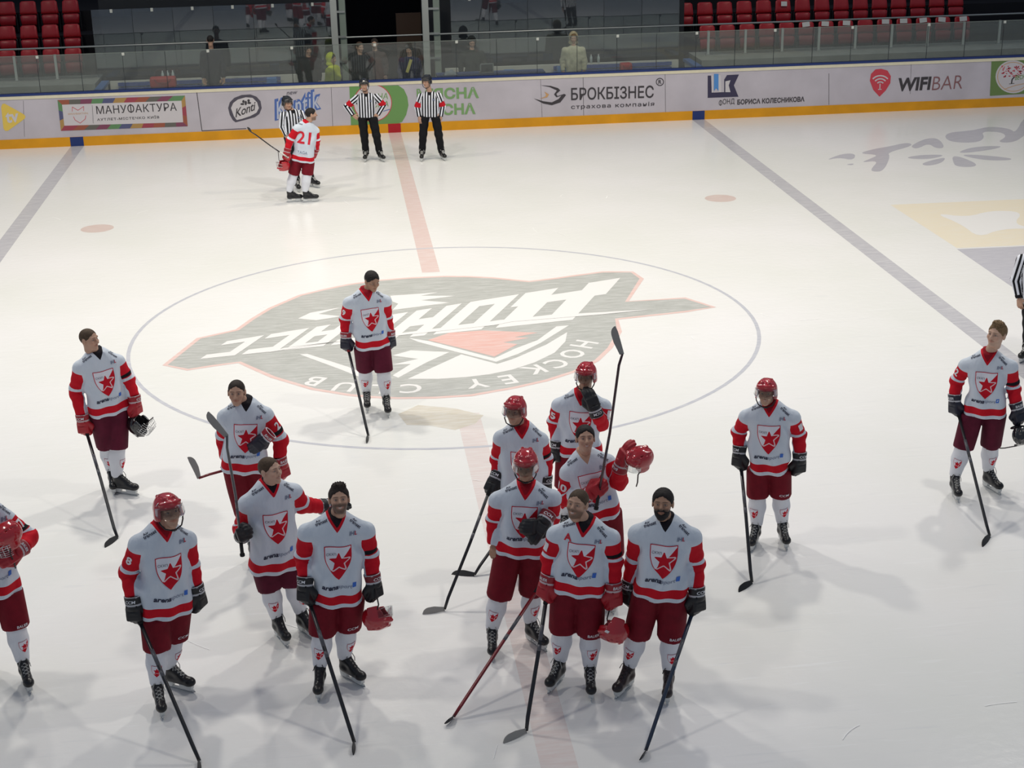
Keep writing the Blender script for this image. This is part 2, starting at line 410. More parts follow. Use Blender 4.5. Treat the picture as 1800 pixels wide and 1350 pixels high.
A_WHITE = mat('ad_white', srgb(210, 205, 208), .45); A_YEL = mat('ad_yellow', srgb(232, 200, 92), .5); A_RED = mat('ad_red', srgb(206, 70, 84), .5)
A_BLUE = mat('ad_blue', srgb(84, 112, 178), .5); A_NAVY = mat('ad_navy', srgb(62, 58, 84), .5); A_SKY = mat('ad_sky', srgb(84, 144, 210), .5); A_ORG = mat('ad_tan', srgb(206, 160, 110), .5)
A_PALE = mat('ad_pale', srgb(190, 196, 214), .5); A_GRNL = mat('ad_green_letters', srgb(126, 166, 108), .5)
J = []
for x0, y0, x1, y1, wd in ((345, 156, 355, 230, 1.3), (355, 230, 433, 226, 1.3), (41, 177, 43, 240, .5), (582, 152, 585, 222, .6), (1025, 131, 1026, 204, .7), (953, 207, 1026, 204, 1.5), (1169, 130, 1170, 199, .6), (1457, 129, 1457, 184, .8), (1602, 103, 1600, 165, .5), (950, 136, 953, 206, .5)):
    J += line([(x0, y0), (x1, y1)], wd)
bpoly('panel_joint', J, M_DKL, .002)
for px, py in ((60, 160), (193, 168), (106, 167), (201, 234), (290, 163), (470, 155), (520, 153), (590, 150), (1000, 133), (1110, 128), (1300, 121), (1420, 115), (1700, 104)):
    pass
# yellow play button
a = bpoly('advertisement', [[(4, 183), (8, 182), (42, 201), (45, 205), (43, 209), (14, 230), (9, 230), (6, 226), (2, 188)]], A_YEL)
btext('tv', 11, 217, 34, 214, 19, A_WHITE, .03, parent=a)
# outlet town frame
fr = bpoly('advertisement', [[(101, 176), (325, 168), (330, 222), (107, 230)]], A_WHITE)
b = MB(); cols = [mat('stripe_%s' % n, srgb(*c), .5) for n, c in (('rust', (158, 90, 70)), ('ochre', (176, 140, 84)), ('green', (98, 140, 96)), ('grey', (104, 102, 96)), ('red', (160, 70, 84)), ('slate', (88, 92, 128)), ('plum', (130, 72, 96)))]
def lerp2(a, c, t): return (a[0]+(c[0]-a[0])*t, a[1]+(c[1]-a[1])*t)
def frame_side(o0, o1, i0, i1, n, ph, slant):
    for k in range(n):
        t0, t1 = k/n, (k+1)/n; s0, s1 = min(max(t0+slant, 0), 1) if k else 0, min(max(t1+slant, 0), 1) if k < n-1 else 1
        b.poly([bp(*lerp2(o0, o1, t0), .005), bp(*lerp2(o0, o1, t1), .005), bp(*lerp2(i0, i1, s1), .005), bp(*lerp2(i0, i1, s0), .005)], (k*3+ph) % 7)
OTL, OTR, OBR, OBL = (101, 176), (325, 168), (330, 222), (107, 230); ITL, ITR, IBR, IBL = (109, 184), (319, 177), (322, 215), (113, 221)
frame_side(OTL, OTR, ITL, ITR, 11, 0, -.03); frame_side(OBL, OBR, IBL, IBR, 11, 4, .03); frame_side(OTL, OBL, ITL, IBL, 3, 2, 0); frame_side(OTR, OBR, ITR, IBR, 3, 1, 0)
b.build('striped_frame', cols, fr)
btext('МАНУФАКТУРА', 170, 200.5, 311, 194.5, 14, A_DARK, .004, spacing=1.05, parent=fr)
btext('АУТЛЕТ-МІСТЕЧКО КИЇВ', 171, 212.5, 280, 208, 5.5, A_DARK, .012, spacing=1.15, parent=fr)
btext('МАНУФАКТУРА', 120, 202, 155, 200.5, 3, A_ORG, 0, parent=fr)
bpoly('outline_heart', line([(127, 196), (127, 188), (137, 194), (147, 187), (147, 195)], .9)+line([(129, 205), (132, 211), (141, 216.5), (150, 209), (151, 203)], .9), A_RED, .006, fr)
bpoly('divider', line([(162, 185), (164, 217)], .6), A_GREY, .006, fr)
# oval confectioner's mark
k_ = bpoly('advertisement', [[(401, 190), (404, 180), (412, 172), (425, 167), (440, 166), (451, 170), (458, 178), (460, 190), (456, 200), (448, 206), (430, 211), (414, 215), (409, 211), (404, 202)]], A_GREY)
bpoly('white_oval', [[(406, 190), (410, 181), (418, 175), (432, 171), (444, 172), (452, 180), (455, 190), (451, 198), (440, 204), (425, 209), (416, 211), (411, 204)]], A_WHITE, .0055, k_)
btext('Konti', 414, 207, 450, 193, 15, A_DARK, .012, .25, .007, .95, parent=k_)
bpoly('flower', [ell(432, 181, 2, 4), ell(426, 183, 3.5, 1.8), ell(438, 181, 3.5, 1.8), ell(428, 178.5, 2.2, 2.6), ell(437, 177, 2.2, 2.6)], A_DARK, .007, k_)
# blue outlined letters behind the linesman
a = btext('Kontik', 483, 213, 565, 192, 38, A_BLUE, .075, .1, .004, 1.05, name='advertisement')
btext('Kontik', 487, 210, 562, 190, 31, A_PALE, .01, .1, .007, 1.12, parent=a)
btext('new', 504, 167, 523, 165, 5, A_GREY, 0, .2, .006, parent=a)
# green sausage brand panel
a = bpoly('advertisement', [[(614, 152), (700, 150), (710, 157), (716, 170), (718, 185), (714, 202), (707, 214), (698, 218), (617, 220)]], A_GRN)
bpoly('white_disc', [ell(655, 181, 34, 33)], A_WHITE, .005, a); bpoly('red_rim', ring(655, 181, 34, 33, .96), A_RED, .0065, a)
btext("М'ЯСНА", 630, 178, 682, 174, 11, A_GRNL, .01, .15, .007, parent=a); btext('ВЕСНА', 638, 191, 683, 187, 10, A_GRNL, .01, .15, .007, parent=a); bpoly('swoosh', line([(640, 200), (665, 198), (686, 192)], 1.2), A_BLUE, .007, a)
btext("М'ЯСНА", 733, 176, 842, 172.5, 20, A_GRNL, .035, name='advertisement'); btext('ВЕСНА', 746, 204, 836, 200.5, 20, A_GRNL, .035, name='advertisement')
# insurance company
a = btext('БРОКБІЗНЕС', 1004, 176.5, 1149, 172, 22, A_DARK, .012, name='advertisement')
btext('страхова компанія', 1004, 193.5, 1150, 188, 9.5, A_DARK, .006, spacing=1.15, parent=a)
bpoly('bird_emblem', [[(950, 150), (968, 151), (981, 155), (985, 159), (978, 165), (980, 169), (992, 165), (995, 167), (985, 180), (970, 185), (955, 182), (938, 173), (955, 178), (970, 180), (982, 174), (987, 168), (978, 171), (974, 166), (979, 159), (966, 153)]], A_DARK, .005, a)
bpoly('tan_swirl', [[(957, 161), (965, 166), (962, 171), (948, 174), (958, 170), (960, 167)]], A_ORG, .006, a)
bpoly('registered_mark', ring(1160, 144, 7, 7, .8, 24), A_DARK, .006, a); btext('R', 1157.3, 147.5, 1163, 147.3, 7, A_DARK, .02, parent=a)
# foundation
a = bpoly('advertisement', [[(1244, 133), (1250, 133), (1251, 163), (1273, 162), (1273, 140), (1278, 132), (1299, 131), (1290, 150), (1298, 170), (1244, 172)]], A_NAVY)
bpoly('white_notch', [[(1251, 133), (1254, 133), (1254, 162), (1251, 163)], [(1263, 132), (1267, 132), (1268, 162), (1263, 162)], [(1275, 143), (1284, 141), (1281, 150), (1284, 162), (1275, 162)]], A_WHITE, .006, a)
bpoly('blue_ribbon', [[(1255, 130), (1263, 130), (1263, 160), (1259, 155), (1255, 160)]], A_SKY, .007, a)
btext('ФОНД', 1263.5, 185.5, 1291, 184, 9, A_DARK, 0, parent=a); btext('БОРИСА КОЛЕСНИКОВА', 1296, 184, 1414, 178.5, 9, A_DARK, .03, parent=a)
# wifi bar
a = bpoly('advertisement', [[(1529, 142), (1531, 130), (1539, 122), (1549, 121), (1560, 124), (1566, 134), (1565, 146), (1557, 159), (1546, 170), (1535, 158)]], A_RED)
bpoly('signal_arcs', sum([line([(1547.5+r*math.cos(t), 151+r*math.sin(t)) for t in np.linspace(-2.4, -.75, 9)], 2.4) for r in (7, 12.5, 18)], [])+line([(1547, 147), (1546.5, 157)], 1.6)+line([(1543.5, 157.3), (1549.5, 157)], 1.4), A_WHITE, .006, a)
btext('WIFI', 1578, 161, 1636, 158, 23.5, A_DARK, .035, .08, name='advertisement'); btext('BAR', 1638, 158.5, 1691, 155.5, 23.5, mat('ad_brown', srgb(140, 96, 98), .5), -.012, .08, name='advertisement')
# second green panel with a tree
a = bpoly('advertisement', [[(1743, 104.5), (1850, 100), (1850, 162), (1740, 168.5)]], mat('ad_moss', srgb(112, 138, 82), .5))
bpoly('white_disc', [ell(1781, 135, 31, 29)], A_WHITE, .005, a); bpoly('brown_rim', ring(1781, 135, 28, 26, .96), A_ORG, .006, a)
lv = [ell(1781+R3.uniform(-21, 23), 129+R3.uniform(-13, 7), 1.3, .9, 8) for i in range(90)]
bpoly('tree_crown', lv, A_RED, .007, a); bpoly('tree_trunk', line([(1778, 147), (1779, 140), (1783, 135)], 2.2)+line([(1774, 147.5), (1783, 146.5)], 1), A_DARK, .007, a)
btext('ВЕСНА', 1784, 141, 1806, 138, 8, A_GRNL, .02, .1, .008, parent=a); bpoly('swoosh', line([(1765, 157), (1785, 150), (1806, 146)], 1), A_ORG, .007, a)
# ================================================================== BEHIND THE BOARDS
M_CONC = mat('concrete_ledge', srgb(150, 152, 146), .8, .2, noise=.15, nscale=3)
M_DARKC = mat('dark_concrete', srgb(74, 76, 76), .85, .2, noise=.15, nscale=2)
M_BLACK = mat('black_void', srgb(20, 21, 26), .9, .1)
M_STEEL = mat('steel_rail', srgb(170, 174, 172), .35, .5, metal=.6)
M_POST = mat('pale_post', srgb(186, 190, 186), .5)
M_BWHITE = mat('bench_wall_white', srgb(206, 204, 196), .6)
G_BOARD = glass_mat('rink_glass', (.86, .90, .88, 1), 1.0, 1.45, 0.0, (.5, .54, .52, 1), .055)
G_TALL = glass_mat('tall_glass', (.80, .85, .87, 1), 1.0, 1.55, .03, (.4, .44, .5, 1), .04)
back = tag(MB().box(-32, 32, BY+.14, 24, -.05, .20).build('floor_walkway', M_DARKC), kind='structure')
XL, XR = -7.0, 7.72
# concrete ledges the stands begin with
for nm, x0, x1 in (('trim_1', -32, XL), ('trim_2', XR, 32)):
    tag(MB().box(x0, x1, 16.3, 17.75, .20, 1.24).build(nm, M_CONC), kind='structure')
# stepped terraces under the seats
for nm, x0, x1 in (('terrace', -32, XL), ('terrace', XR, 32)):
    b = MB()
    for k, (y0, z) in enumerate(((17.75, 1.02), (18.75, 1.5), (19.6, 1.99), (20.45, 2.5))):
        b.box(x0, x1, y0, 24, .20 if k == 0 else (1.02, 1.5, 1.99)[k-1], z)
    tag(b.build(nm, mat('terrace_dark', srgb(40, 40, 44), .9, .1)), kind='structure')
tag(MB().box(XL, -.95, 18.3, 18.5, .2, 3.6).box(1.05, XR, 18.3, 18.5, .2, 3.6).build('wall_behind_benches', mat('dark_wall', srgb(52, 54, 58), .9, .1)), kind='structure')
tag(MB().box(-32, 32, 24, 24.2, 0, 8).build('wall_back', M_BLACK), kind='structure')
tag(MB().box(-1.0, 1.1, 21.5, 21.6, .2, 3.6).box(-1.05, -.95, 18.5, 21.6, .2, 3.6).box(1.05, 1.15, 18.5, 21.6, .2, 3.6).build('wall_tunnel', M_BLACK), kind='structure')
tag(MB().box(.35, 1.0, 19.6, 19.7, .2, 2.25).build('door_1', mat('brown_door', srgb(92, 72, 60), .6)), kind='structure')
# tunnel pillars
for i, (x0, x1, lb) in enumerate(((-1.35, -.98, 'pale metal pillar left of the dark tunnel opening'), (.88, 1.32, 'pale metal pillar right of the dark tunnel opening'))):
    pr = empty('pillar', (x0, 17.05, .2)); tag(pr, lb, 'pillar')
    o = MB().box(0, .16, 0, .14, 0, 3.3).build('post', M_POST, pr, bevel=.01)
    o = MB().box(x1-x0-.16, x1-x0, .1, .24, 0, 3.3).build('post', mat('grey_green_post', srgb(140, 152, 142), .5), pr, bevel=.01)
    b = MB()
    for z in (.6, 1.2, 1.8, 2.4, 3.0): b.box(.02, x1-x0-.02, .06, .12, z, z+.05)
    b.build('cross_bar', M_STEEL, pr)
# white bench wall with blue slatted benches
for nm, x0, x1 in (('wall_bench_left', -6.75, -1.4), ('wall_bench_right', 1.4, 7.3)):
    wl = tag(MB().box(x0, x1, 17.02, 17.12, .2, 1.17).build(nm, M_BWHITE), kind='structure')
def bench(x0, x1, lb):
    r = empty('player_bench', ((x0+x1)/2, 16.75, .2)); tag(r, lb, 'bench'); L = (x1-x0)/2
    BL = mat('bench_blue', srgb(62, 84, 150), .5)
    for z in (.74, .86):
        MB().box(-L, L, .16, .20, z-.0, z+.085).build('back_slat', BL, r)
    for y in (-.24, -.06): MB().box(-L, L, y, y+.14, .44, .48).build('seat_slat', BL, r)
    for x in np.linspace(-L+.1, L-.1, 4): MB().box(x-.03, x+.03, -.22, .2, 0, .44).box(x-.03, x+.03, .2, .24, 0, .95).build('leg', M_STEEL, r)
bench(-6.55, -4.55, 'blue slatted players bench at the far left behind the glass, red bag on it')
bench(-4.3, -2.65, 'short blue slatted bench behind the dark coated spectator')
bench(4.1, 7.1, 'blue slatted players bench on the right beyond the beige hooded jacket')
# end partitions of the player boxes
for i, (x, lb) in enumerate(((-6.85, 'blue topped white partition at the left end of the player boxes'), (7.5, 'blue topped white partition at the right end of the player boxes'))):
    r = empty('box_partition', (x, 16.1, .2)); tag(r, lb, 'partition')
    MB().box(-.05, .05, -.8, .9, 0, .93).build('panel', M_BWHITE, r); MB().box(-.09, .09, -.82, .92, .93, 1.0).build('cap', mat('partition_blue', srgb(74, 112, 170), .45), r)
# glass on the boards: one pane per 0.96 m
GP = []
pane_me = MB().box(-.474, .474, 0, .012, 0, .84)
edge_me = MB().box(-.474, .474, -.002, .014, .84, .852)
seam_me = MB().box(.474, .486, -.002, .014, 0, .852)
clip_me = MB().box(-.49, -.43, -.006, .018, .78, .845)
proto = None
for i in range(-16, 17):
    x = 1.53+.48+.96*i
    if proto is None:
        r = empty('rink_glass_pane', (x, BY+.05, 1.25)); proto = r
        parts = [pane_me.build('pane', G_BOARD, r), edge_me.build('top_edge', mat('glass_edge', srgb(120, 128, 122), .3), r), seam_me.build('seam', mat('glass_seam', srgb(46, 52, 56), .4), r), clip_me.build('clip', mat('white_clip', srgb(206, 208, 200), .5), r)]
    else:
        r = proto.copy(); COL.objects.link(r); r.location = (x, BY+.05, 1.25)
        for c in parts:
            if c.name.startswith('clip') and i % 2: continue
            d = c.copy(); d.parent = r; COL.objects.link(d)
    tag(r, 'low clear safety glass pane standing on the far rink boards', 'glass pane', 'safety glass panes on the boards')
# tall glass at the back of the player boxes (leans back a little)
proto = None
for i in range(16):
    x = XL+.48+.96*i-.05
    if -1.35 < x < 1.3: continue
    if x > 7.6: continue
    if proto is None:
        r = empty('tall_glass_pane', (x, 17.22, 1.25)); proto = r
        parts = [MB().box(-.474, .474, 0, .012, 0, 1.6).build('pane', G_TALL, r), MB().box(.474, .484, -.002, .014, 0, 1.6).build('seam', MATS['glass_seam'], r), MB().box(-.03, .03, -.004, .016, 1.52, 1.6).build('clip', MATS['white_clip'], r)]
    else:
        r = proto.copy(); COL.objects.link(r); r.location = (x, 17.22, 1.25)
        for c in parts: d = c.copy(); d.parent = r; COL.objects.link(d)
    r.rotation_euler = (-.0157+.0012*((i*7) % 5-2), 0, .002*((i*3) % 4-1.5))
    tag(r, 'tall reflecting glass pane behind the player boxes, clip on top', 'glass pane', 'tall glass panes behind the player boxes')
# front rail and posts of the stands
b = MB(); b.tube([(-32, 17.16, 2.0), (32, 17.16, 2.0)], .022, 8)
rl = b.build('hand_rail', M_STEEL, None, True); tag(rl, 'long straight steel hand rail running along the front of the stands', 'rail')
proto = None
for i in range(30):
    x = -8.0-.96*i if i < 8 else 8.1+.96*(i-8)
    if x > 20: continue
    if proto is None:
        r = empty('fence_post', (x, 17.2, 1.24)); proto = r
        parts = [MB().box(-.03, .03, -.025, .025, 0, .60).build('post', M_POST, r, bevel=.006), MB().box(.03, .93, -.006, .006, .03, .585).build('glass_infill', glass_mat('fence_glass', (.84, .86, .84, 1), .5, 1.45, 0, (.5, .5, .48, 1), .06), r), MB().box(-.06, .06, -.05, .05, 0, .02).build('foot_plate', M_STEEL, r)]
    else:
        r = proto.copy(); COL.objects.link(r); r.location = (x, 17.2, 1.24)
        for c in parts: d = c.copy(); d.parent = r; COL.objects.link(d)
    if x < 0: tag(r, 'pale fence post with glass infill in front of the left seats', 'fence post', 'fence posts before the left seats')
    else: tag(r, 'pale fence post with glass infill in front of the right seats', 'fence post', 'fence posts before the right seats')
# ------------------------------------------------------------------ red folding seats
def seat_mesh():
    b = MB(); n = 7
    def shell(prof, w0, w1, th, m):
        # prof: list of (y,z); widths from w0 to w1; curved across
        k = 7; V = []; Fs = []
        for sgn in (0, 1):
            for i, (y, z) in enumerate(prof):
                t = i/(len(prof)-1); wd = w0+(w1-w0)*t
                if i == len(prof)-1: wd *= .80
                for j in range(k):
                    u = -1+2*j/(k-1); V.append((u*wd/2, y-.035*u*u+sgn*th, z))
        N = len(prof)*k
        for sgn in (0, 1):
            for i in range(len(prof)-1):
                for j in range(k-1):
                    f = (i*k+j, i*k+j+1, (i+1)*k+j+1, (i+1)*k+j); Fs.append(tuple(a+sgn*N for a in (f if sgn == 0 else f[::-1])))
        for i in range(len(prof)-1):
            for j in (0, k-1): Fs.append((i*k+j, (i+1)*k+j, (i+1)*k+j+N, i*k+j+N))
        for j in range(k-1):
            for i in (0, len(prof)-1): Fs.append((i*k+j, i*k+j+1, i*k+j+1+N, i*k+j+N))
        b.V += []; return V, Fs
    return shell
shell = seat_mesh()
M_SEAT = mat('red_seat_plastic', srgb(176, 32, 42), .38, .5, noise=.10, nscale=4)
M_SEATD = mat('red_seat_pan', srgb(164, 28, 40), .38, .5, noise=.08, nscale=5)
SV = shell([(.02, .0), (.0, .06), (.01, .14), (.03, .22), (.05, .30), (.07, .335)], .44, .38, .02, 0)
PV = shell([(-.015, -.27), (-.05, -.22), (-.055, -.12), (-.04, -.03), (-.01, -.005)], .36, .43, .025, 0)
OV = shell([(-.42, -.03), (-.36, -.045), (-.2, -.05), (-.06, -.03), (-.01, -.0)], .38, .42, .025, 0)
def seat_proto():
    r = empty('stadium_seat', (0, 0, -50)); ps = []
    for nm, (V, Fs), m in (('backrest', SV, M_SEAT), ('seat_pan', PV, M_SEATD)):
        ps.append(MB().add(V, Fs).build(nm, m, r, True))
    for x in (-.235, .215): ps.append(MB().box(x, x+.02, -.03, .05, -.42, .02).build('bracket', mat('seat_bracket', srgb(46, 46, 50), .5, metal=.4), r))
    return r, ps
sp, sparts = seat_proto(); first = True
def place_seat(x, y, ztop, lb, grp, rz=0.0, open_=False):
    global first
    if first: r = sp; first = False
    else:
        r = sp.copy(); COL.objects.link(r)
        for c in sparts: d = c.copy(); d.parent = r; COL.objects.link(d)
    r.location = (x, y, ztop-.335); r.rotation_euler = (0, 0, rz)
    tag(r, lb, 'seat', grp)
rows = ((18.35, 1.82, 'front'), (19.2, 2.31, 'second'), (20.05, 2.82, 'top'), (20.9, 3.33, 'last'))
for k, (y, z, nm) in enumerate(rows):
    for i in range(7):
        x = -7.75-.53*i-.1*k
        if k == 3: continue
        place_seat(x, y, z, 'red plastic folding seat in the left bank, %s visible row' % nm, '%s row of left bank seats' % nm, R3.uniform(-.04, .04))
    if k < 2:
        for i in range(14 if k == 0 else 15):
            x = (8.35 if k == 0 else 7.95)+.53*i
            if x > 15.6: continue
            if k == 0: continue
            place_seat(x, y, z, 'red plastic folding seat in the right bank, %s visible row' % nm, '%s row of right bank seats' % nm, R3.uniform(-.04, .04))
PAPER = mat('paper', srgb(226, 226, 222), .7)
px_first = None
for i in range(14):
    x = 8.35+.53*i; has = i in (5, 6, 7, 9, 10, 11, 12, 13)
    place_seat(x, 18.35, 1.82, 'red plastic folding seat in the right bank, front row' + (' with a paper sheet' if has else ''), 'front row of right bank seats' + (' carrying sheets' if has else ''), R3.uniform(-.04, .04))
    if has:
        a = R3.uniform(-.12, .12); wd, ht = .10, .10
        b = MB(); b.box(-wd, wd, -.004, 0, -ht, ht*.2)
        o = b.build('paper_sheet', PAPER, None); o.location = (x+R3.uniform(-.03, .03), 18.345, 1.80); o.rotation_euler = (-.22, a, 0)
        tag(o, 'white paper sheet laid on a red front row seat back', 'paper sheet', 'reservation sheets on the right seats')
o = MB().box(-.08, .08, -.004, 0, -.09, .03).build('paper_sheet', PAPER, None); o.location = (10.62, 19.17, 2.24); o.rotation_euler = (-.22, .03, 0)
tag(o, 'single white paper sheet on a second row right seat', 'paper sheet')
# ------------------------------------------------------------------ things in the player boxes
def at(px, py, Y): return on_y(px, py, Y)
bt = None
def bottle(px, py, Y, lb, grp):
    global bt
    p = at(px, py, Y); p[2] = 1.172
    if bt is None:
        r = empty('water_bottle', p); b = MB(); b.tube([(0, 0, 0), (0, 0, .13), (0, 0, .16), (0, 0, .18)], [.034, .034, .02, .013], 10)
        c = MB(); c.tube([(0, 0, .18), (0, 0, .205)], .016, 8)
        bt = (r, [b.build('bottle_body', mat('clear_plastic', srgb(196, 206, 206), .2, .5), r, True), c.build('cap', A_WHITE, r, True)])
    else:
        r = bt[0].copy(); COL.objects.link(r); r.location = tuple(p)
        for q in bt[1]: d = q.copy(); d.parent = r; COL.objects.link(d)
    tag(r, lb, 'bottle', grp)
for px in (286, 295, 304): bottle(px, 132, 17.07, 'clear water bottle in the trio on the left bench wall', 'water bottles on the left bench wall')
bottle(1039, 103, 17.07, 'clear water bottle beside the beige hooded jacket, left of a pair', None); bottle(1052, 102, 17.07, 'clear water bottle right of its twin on the right bench wall', None)
def bag(px, py, Y, wx, wz, lb):
    p = at(px, py, Y); r = empty('kit_bag', (p[0], p[1], p[2]-wz/2)); tag(r, lb, 'bag')
    MB().box(-wx/2, wx/2, -.12, .12, 0, wz).build('bag_body', mat('red_bag', srgb(176, 52, 48), .6, noise=.15), r, bevel=.05)
    MB().tube([(-wx*.3, -.12, wz*.8), (-wx*.2, -.16, wz*.5), (wx*.2, -.16, wz*.5), (wx*.3, -.12, wz*.8)], .012, 6).build('handle', mat('bag_strap', srgb(120, 30, 34), .7), r)
bag(287, 144, 16.62, .62, .26, 'red kit bag on the left players bench below the bottles'); bag(1100, 118, 16.62, .30, .22, 'small red bag on the right players bench')
for (px, py, lb) in ((478, 144, 'tall blue plastic bin standing left of the black coated woman'), (895, 130, 'tall blue plastic bin right of the framed laptop'), (988, 124, 'tall dark blue bin left of the beige hooded jacket')):
    p = at(px, py, 16.0); r = tag(MB().box(-.12, .12, -.09, .09, .2-p[2], .10).build('crate', mat('crate_blue', srgb(76, 124, 190), .5), bevel=.01), lb, 'bin'); r.location = tuple(p)
p = at(855, 126, 15.7); lap = empty('laptop', (p[0], p[1], 1.26)); tag(lap, 'open laptop with grey lid frame on the scorers desk by the hunched spectator', 'laptop')
MB().box(-.17, .17, -.13, .1, -.02, .0).build('keyboard_base', mat('laptop_grey', srgb(150, 150, 148), .4), lap)
MB().box(-.165, -.14, -.14, -.125, 0, .22).box(.14, .165, -.14, -.125, 0, .22).box(-.165, .165, -.14, -.125, .195, .22).box(-.165, .165, -.14, -.125, 0, .02).build('lid_frame', mat('laptop_pale', srgb(186, 186, 182), .4), lap)
MB().box(-.14, .14, -.135, -.128, .02, .195).build('lid_panel', mat('laptop_dark', srgb(64, 66, 66), .5), lap)
MB().add([(.05*math.cos(a), -.137, .06+.05*math.sin(a)) for a in np.linspace(0, 2*math.pi, 20)[:-1]], [tuple(range(19))]).build('lid_emblem', mat('laptop_black', srgb(26, 26, 28), .5), lap)
tag(MB().box(-1.0, 1.6, -.25, .25, -.05, .0).box(-.95, -.85, -.2, .2, -1.04, -.05).box(1.45, 1.55, -.2, .2, -1.04, -.05).build('desk', mat('desk_blue', srgb(60, 80, 130), .6)), 'blue topped scorers desk behind the boards under the laptop', 'desk').location = (p[0]-.2, 15.72, 1.24)
p = at(792, 132, 15.65)
V = []; Fs = []; n = 9
for i in range(n):
    for j in range(n):
        u, v = -1+2*i/(n-1), -1+2*j/(n-1); V.append((u*.16, v*.12, .10*max(0, (1-u*u*.9)*(1-v*v))*(1+.3*math.sin(7*u+3*v))))
for i in range(n-1):
    for j in range(n-1): Fs.append((i*n+j, (i+1)*n+j, (i+1)*n+j+1, i*n+j+1))
o = MB().add(V, Fs).build('towel', mat('white_towel', srgb(226, 224, 220), .9), None, True); o.location = (p[0], 15.62, 1.245); s_ = o.modifiers.new('thick', 'SOLIDIFY'); s_.thickness = .01
tag(o, 'crumpled white towel on the boards beside the helmet of the rightmost referee', 'towel')
# ================================================================== FIGURES: fields, meshes
def vec(*a): return np.array(a, float)
def nrm(v): return v/(np.linalg.norm(v)+1e-12)
def smin(a, b, k):
    h = np.clip(.5+.5*(b-a)/k, 0, 1); return b+(a-b)*h-k*h*(1-h)
def smax(a, b, k): return -smin(-a, -b, k)
def cone(P, a, b, ra, rb):
    ba = b-a; t = np.clip(((P-a)@ba)/(ba@ba+1e-12), 0, 1)
    return np.linalg.norm(P-a-t[:, None]*ba, axis=1)-(ra+(rb-ra)*t)
def ellip(P, c, r):
    q = (P-c)/r; k0 = np.linalg.norm(q, axis=1); k1 = np.linalg.norm(q/r, axis=1)
    return k0*(k0-1)/(k1+1e-9)
def rbox(P, c, h, r):
    q = np.abs(P-c)-(np.array(h)-r)
    return np.linalg.norm(np.maximum(q, 0), axis=1)+np.minimum(q.max(1), 0)-r
_CORN = [(i, j, k) for i in (0, 1) for j in (0, 1) for k in (0, 1)]
_EDG = [(a, b) for a in range(8) for b in range(a+1, 8) if sum(abs(_CORN[a][q]-_CORN[b][q]) for q in range(3)) == 1]
def surf(fn, lo, hi, h):
    ax = [np.arange(lo[i], hi[i]+h, h) for i in range(3)]; n = [len(a) for a in ax]
    P = np.stack(np.meshgrid(*ax, indexing='ij'), -1).reshape(-1, 3)
    D = fn(P).reshape(n); s = D < 0
    m = (n[0]-1, n[1]-1, n[2]-1); acc = np.zeros(m+(3,)); cnt = np.zeros(m)
    def sl(A, c): return A[c[0]:c[0]+m[0], c[1]:c[1]+m[1], c[2]:c[2]+m[2]]
    for a, b in _EDG:
        ca, cb = _CORN[a], _CORN[b]; cr = sl(s, ca) != sl(s, cb)
        if not cr.any(): continue
        d0, d1 = sl(D, ca)[cr], sl(D, cb)[cr]; t = d0/(d0-d1)
        acc[cr] += np.array(ca)+t[:, None]*(np.array(cb)-np.array(ca)); cnt[cr] += 1
    act = cnt > 0; idx = -np.ones(m, int); idx[act] = np.arange(act.sum())
    V = np.array(lo)+(np.argwhere(act)+acc[act]/cnt[act][:, None])*h
    Q = []
    for axis in range(3):
        o = [slice(1, n[i]-1) for i in range(3)]; o[axis] = slice(0, n[axis]-1)
        o2 = list(o); o2[axis] = slice(1, n[axis])
        a, b = s[tuple(o)], s[tuple(o2)]; e = np.argwhere(a != b)
        if not len(e): continue
        flip = a[a != b]
        off = [1, 1, 1]; off[axis] = 0; e = e+np.array(off)
        u, v = [(1, 2), (2, 0), (0, 1)][axis]
        def cell(du, dv):
            c = e.copy(); c[:, u] -= du; c[:, v] -= dv; return idx[c[:, 0], c[:, 1], c[:, 2]]
        q = np.stack([cell(1, 1), cell(0, 1), cell(0, 0), cell(1, 0)], 1)
        q[~flip] = q[~flip][:, ::-1]; Q.append(q)
    Q = np.concatenate(Q); Q = Q[(Q >= 0).all(1)]
    return V, Q
def bounds(pts, pad):
    p = np.array(pts); return p.min(0)-pad, p.max(0)+pad
def fastmesh(name, V, Q, mats, smooth=True, mi=None, attrs=None, cols=None):
    me = bpy.data.meshes.new(name); Q = np.asarray(Q, np.int32); V = np.asarray(V, np.float32); k = Q.shape[1]
    me.vertices.add(len(V)); me.vertices.foreach_set('co', V.ravel())
    me.loops.add(Q.size); me.loops.foreach_set('vertex_index', Q.ravel())
    me.polygons.add(len(Q)); me.polygons.foreach_set('loop_start', np.arange(0, Q.size, k, dtype=np.int32)); me.polygons.foreach_set('loop_total', np.full(len(Q), k, np.int32))
    for m in mats: me.materials.append(m)
    if mi is not None: me.polygons.foreach_set('material_index', np.asarray(mi, np.int32))
    if smooth: me.polygons.foreach_set('use_smooth', np.ones(len(Q), bool))
    for nm, A in (attrs or {}).items():
        at_ = me.attributes.new(nm, 'FLOAT_VECTOR', 'POINT'); at_.data.foreach_set('vector', np.asarray(A, np.float32).ravel())
    for nm, A in (cols or {}).items():
        at_ = me.attributes.new(nm, 'FLOAT_COLOR', 'POINT'); at_.data.foreach_set('color', np.asarray(A, np.float32).ravel())
    me.update(calc_edges=True); me.validate()
    return me
SKIN = (.50, .30, .21, 1)
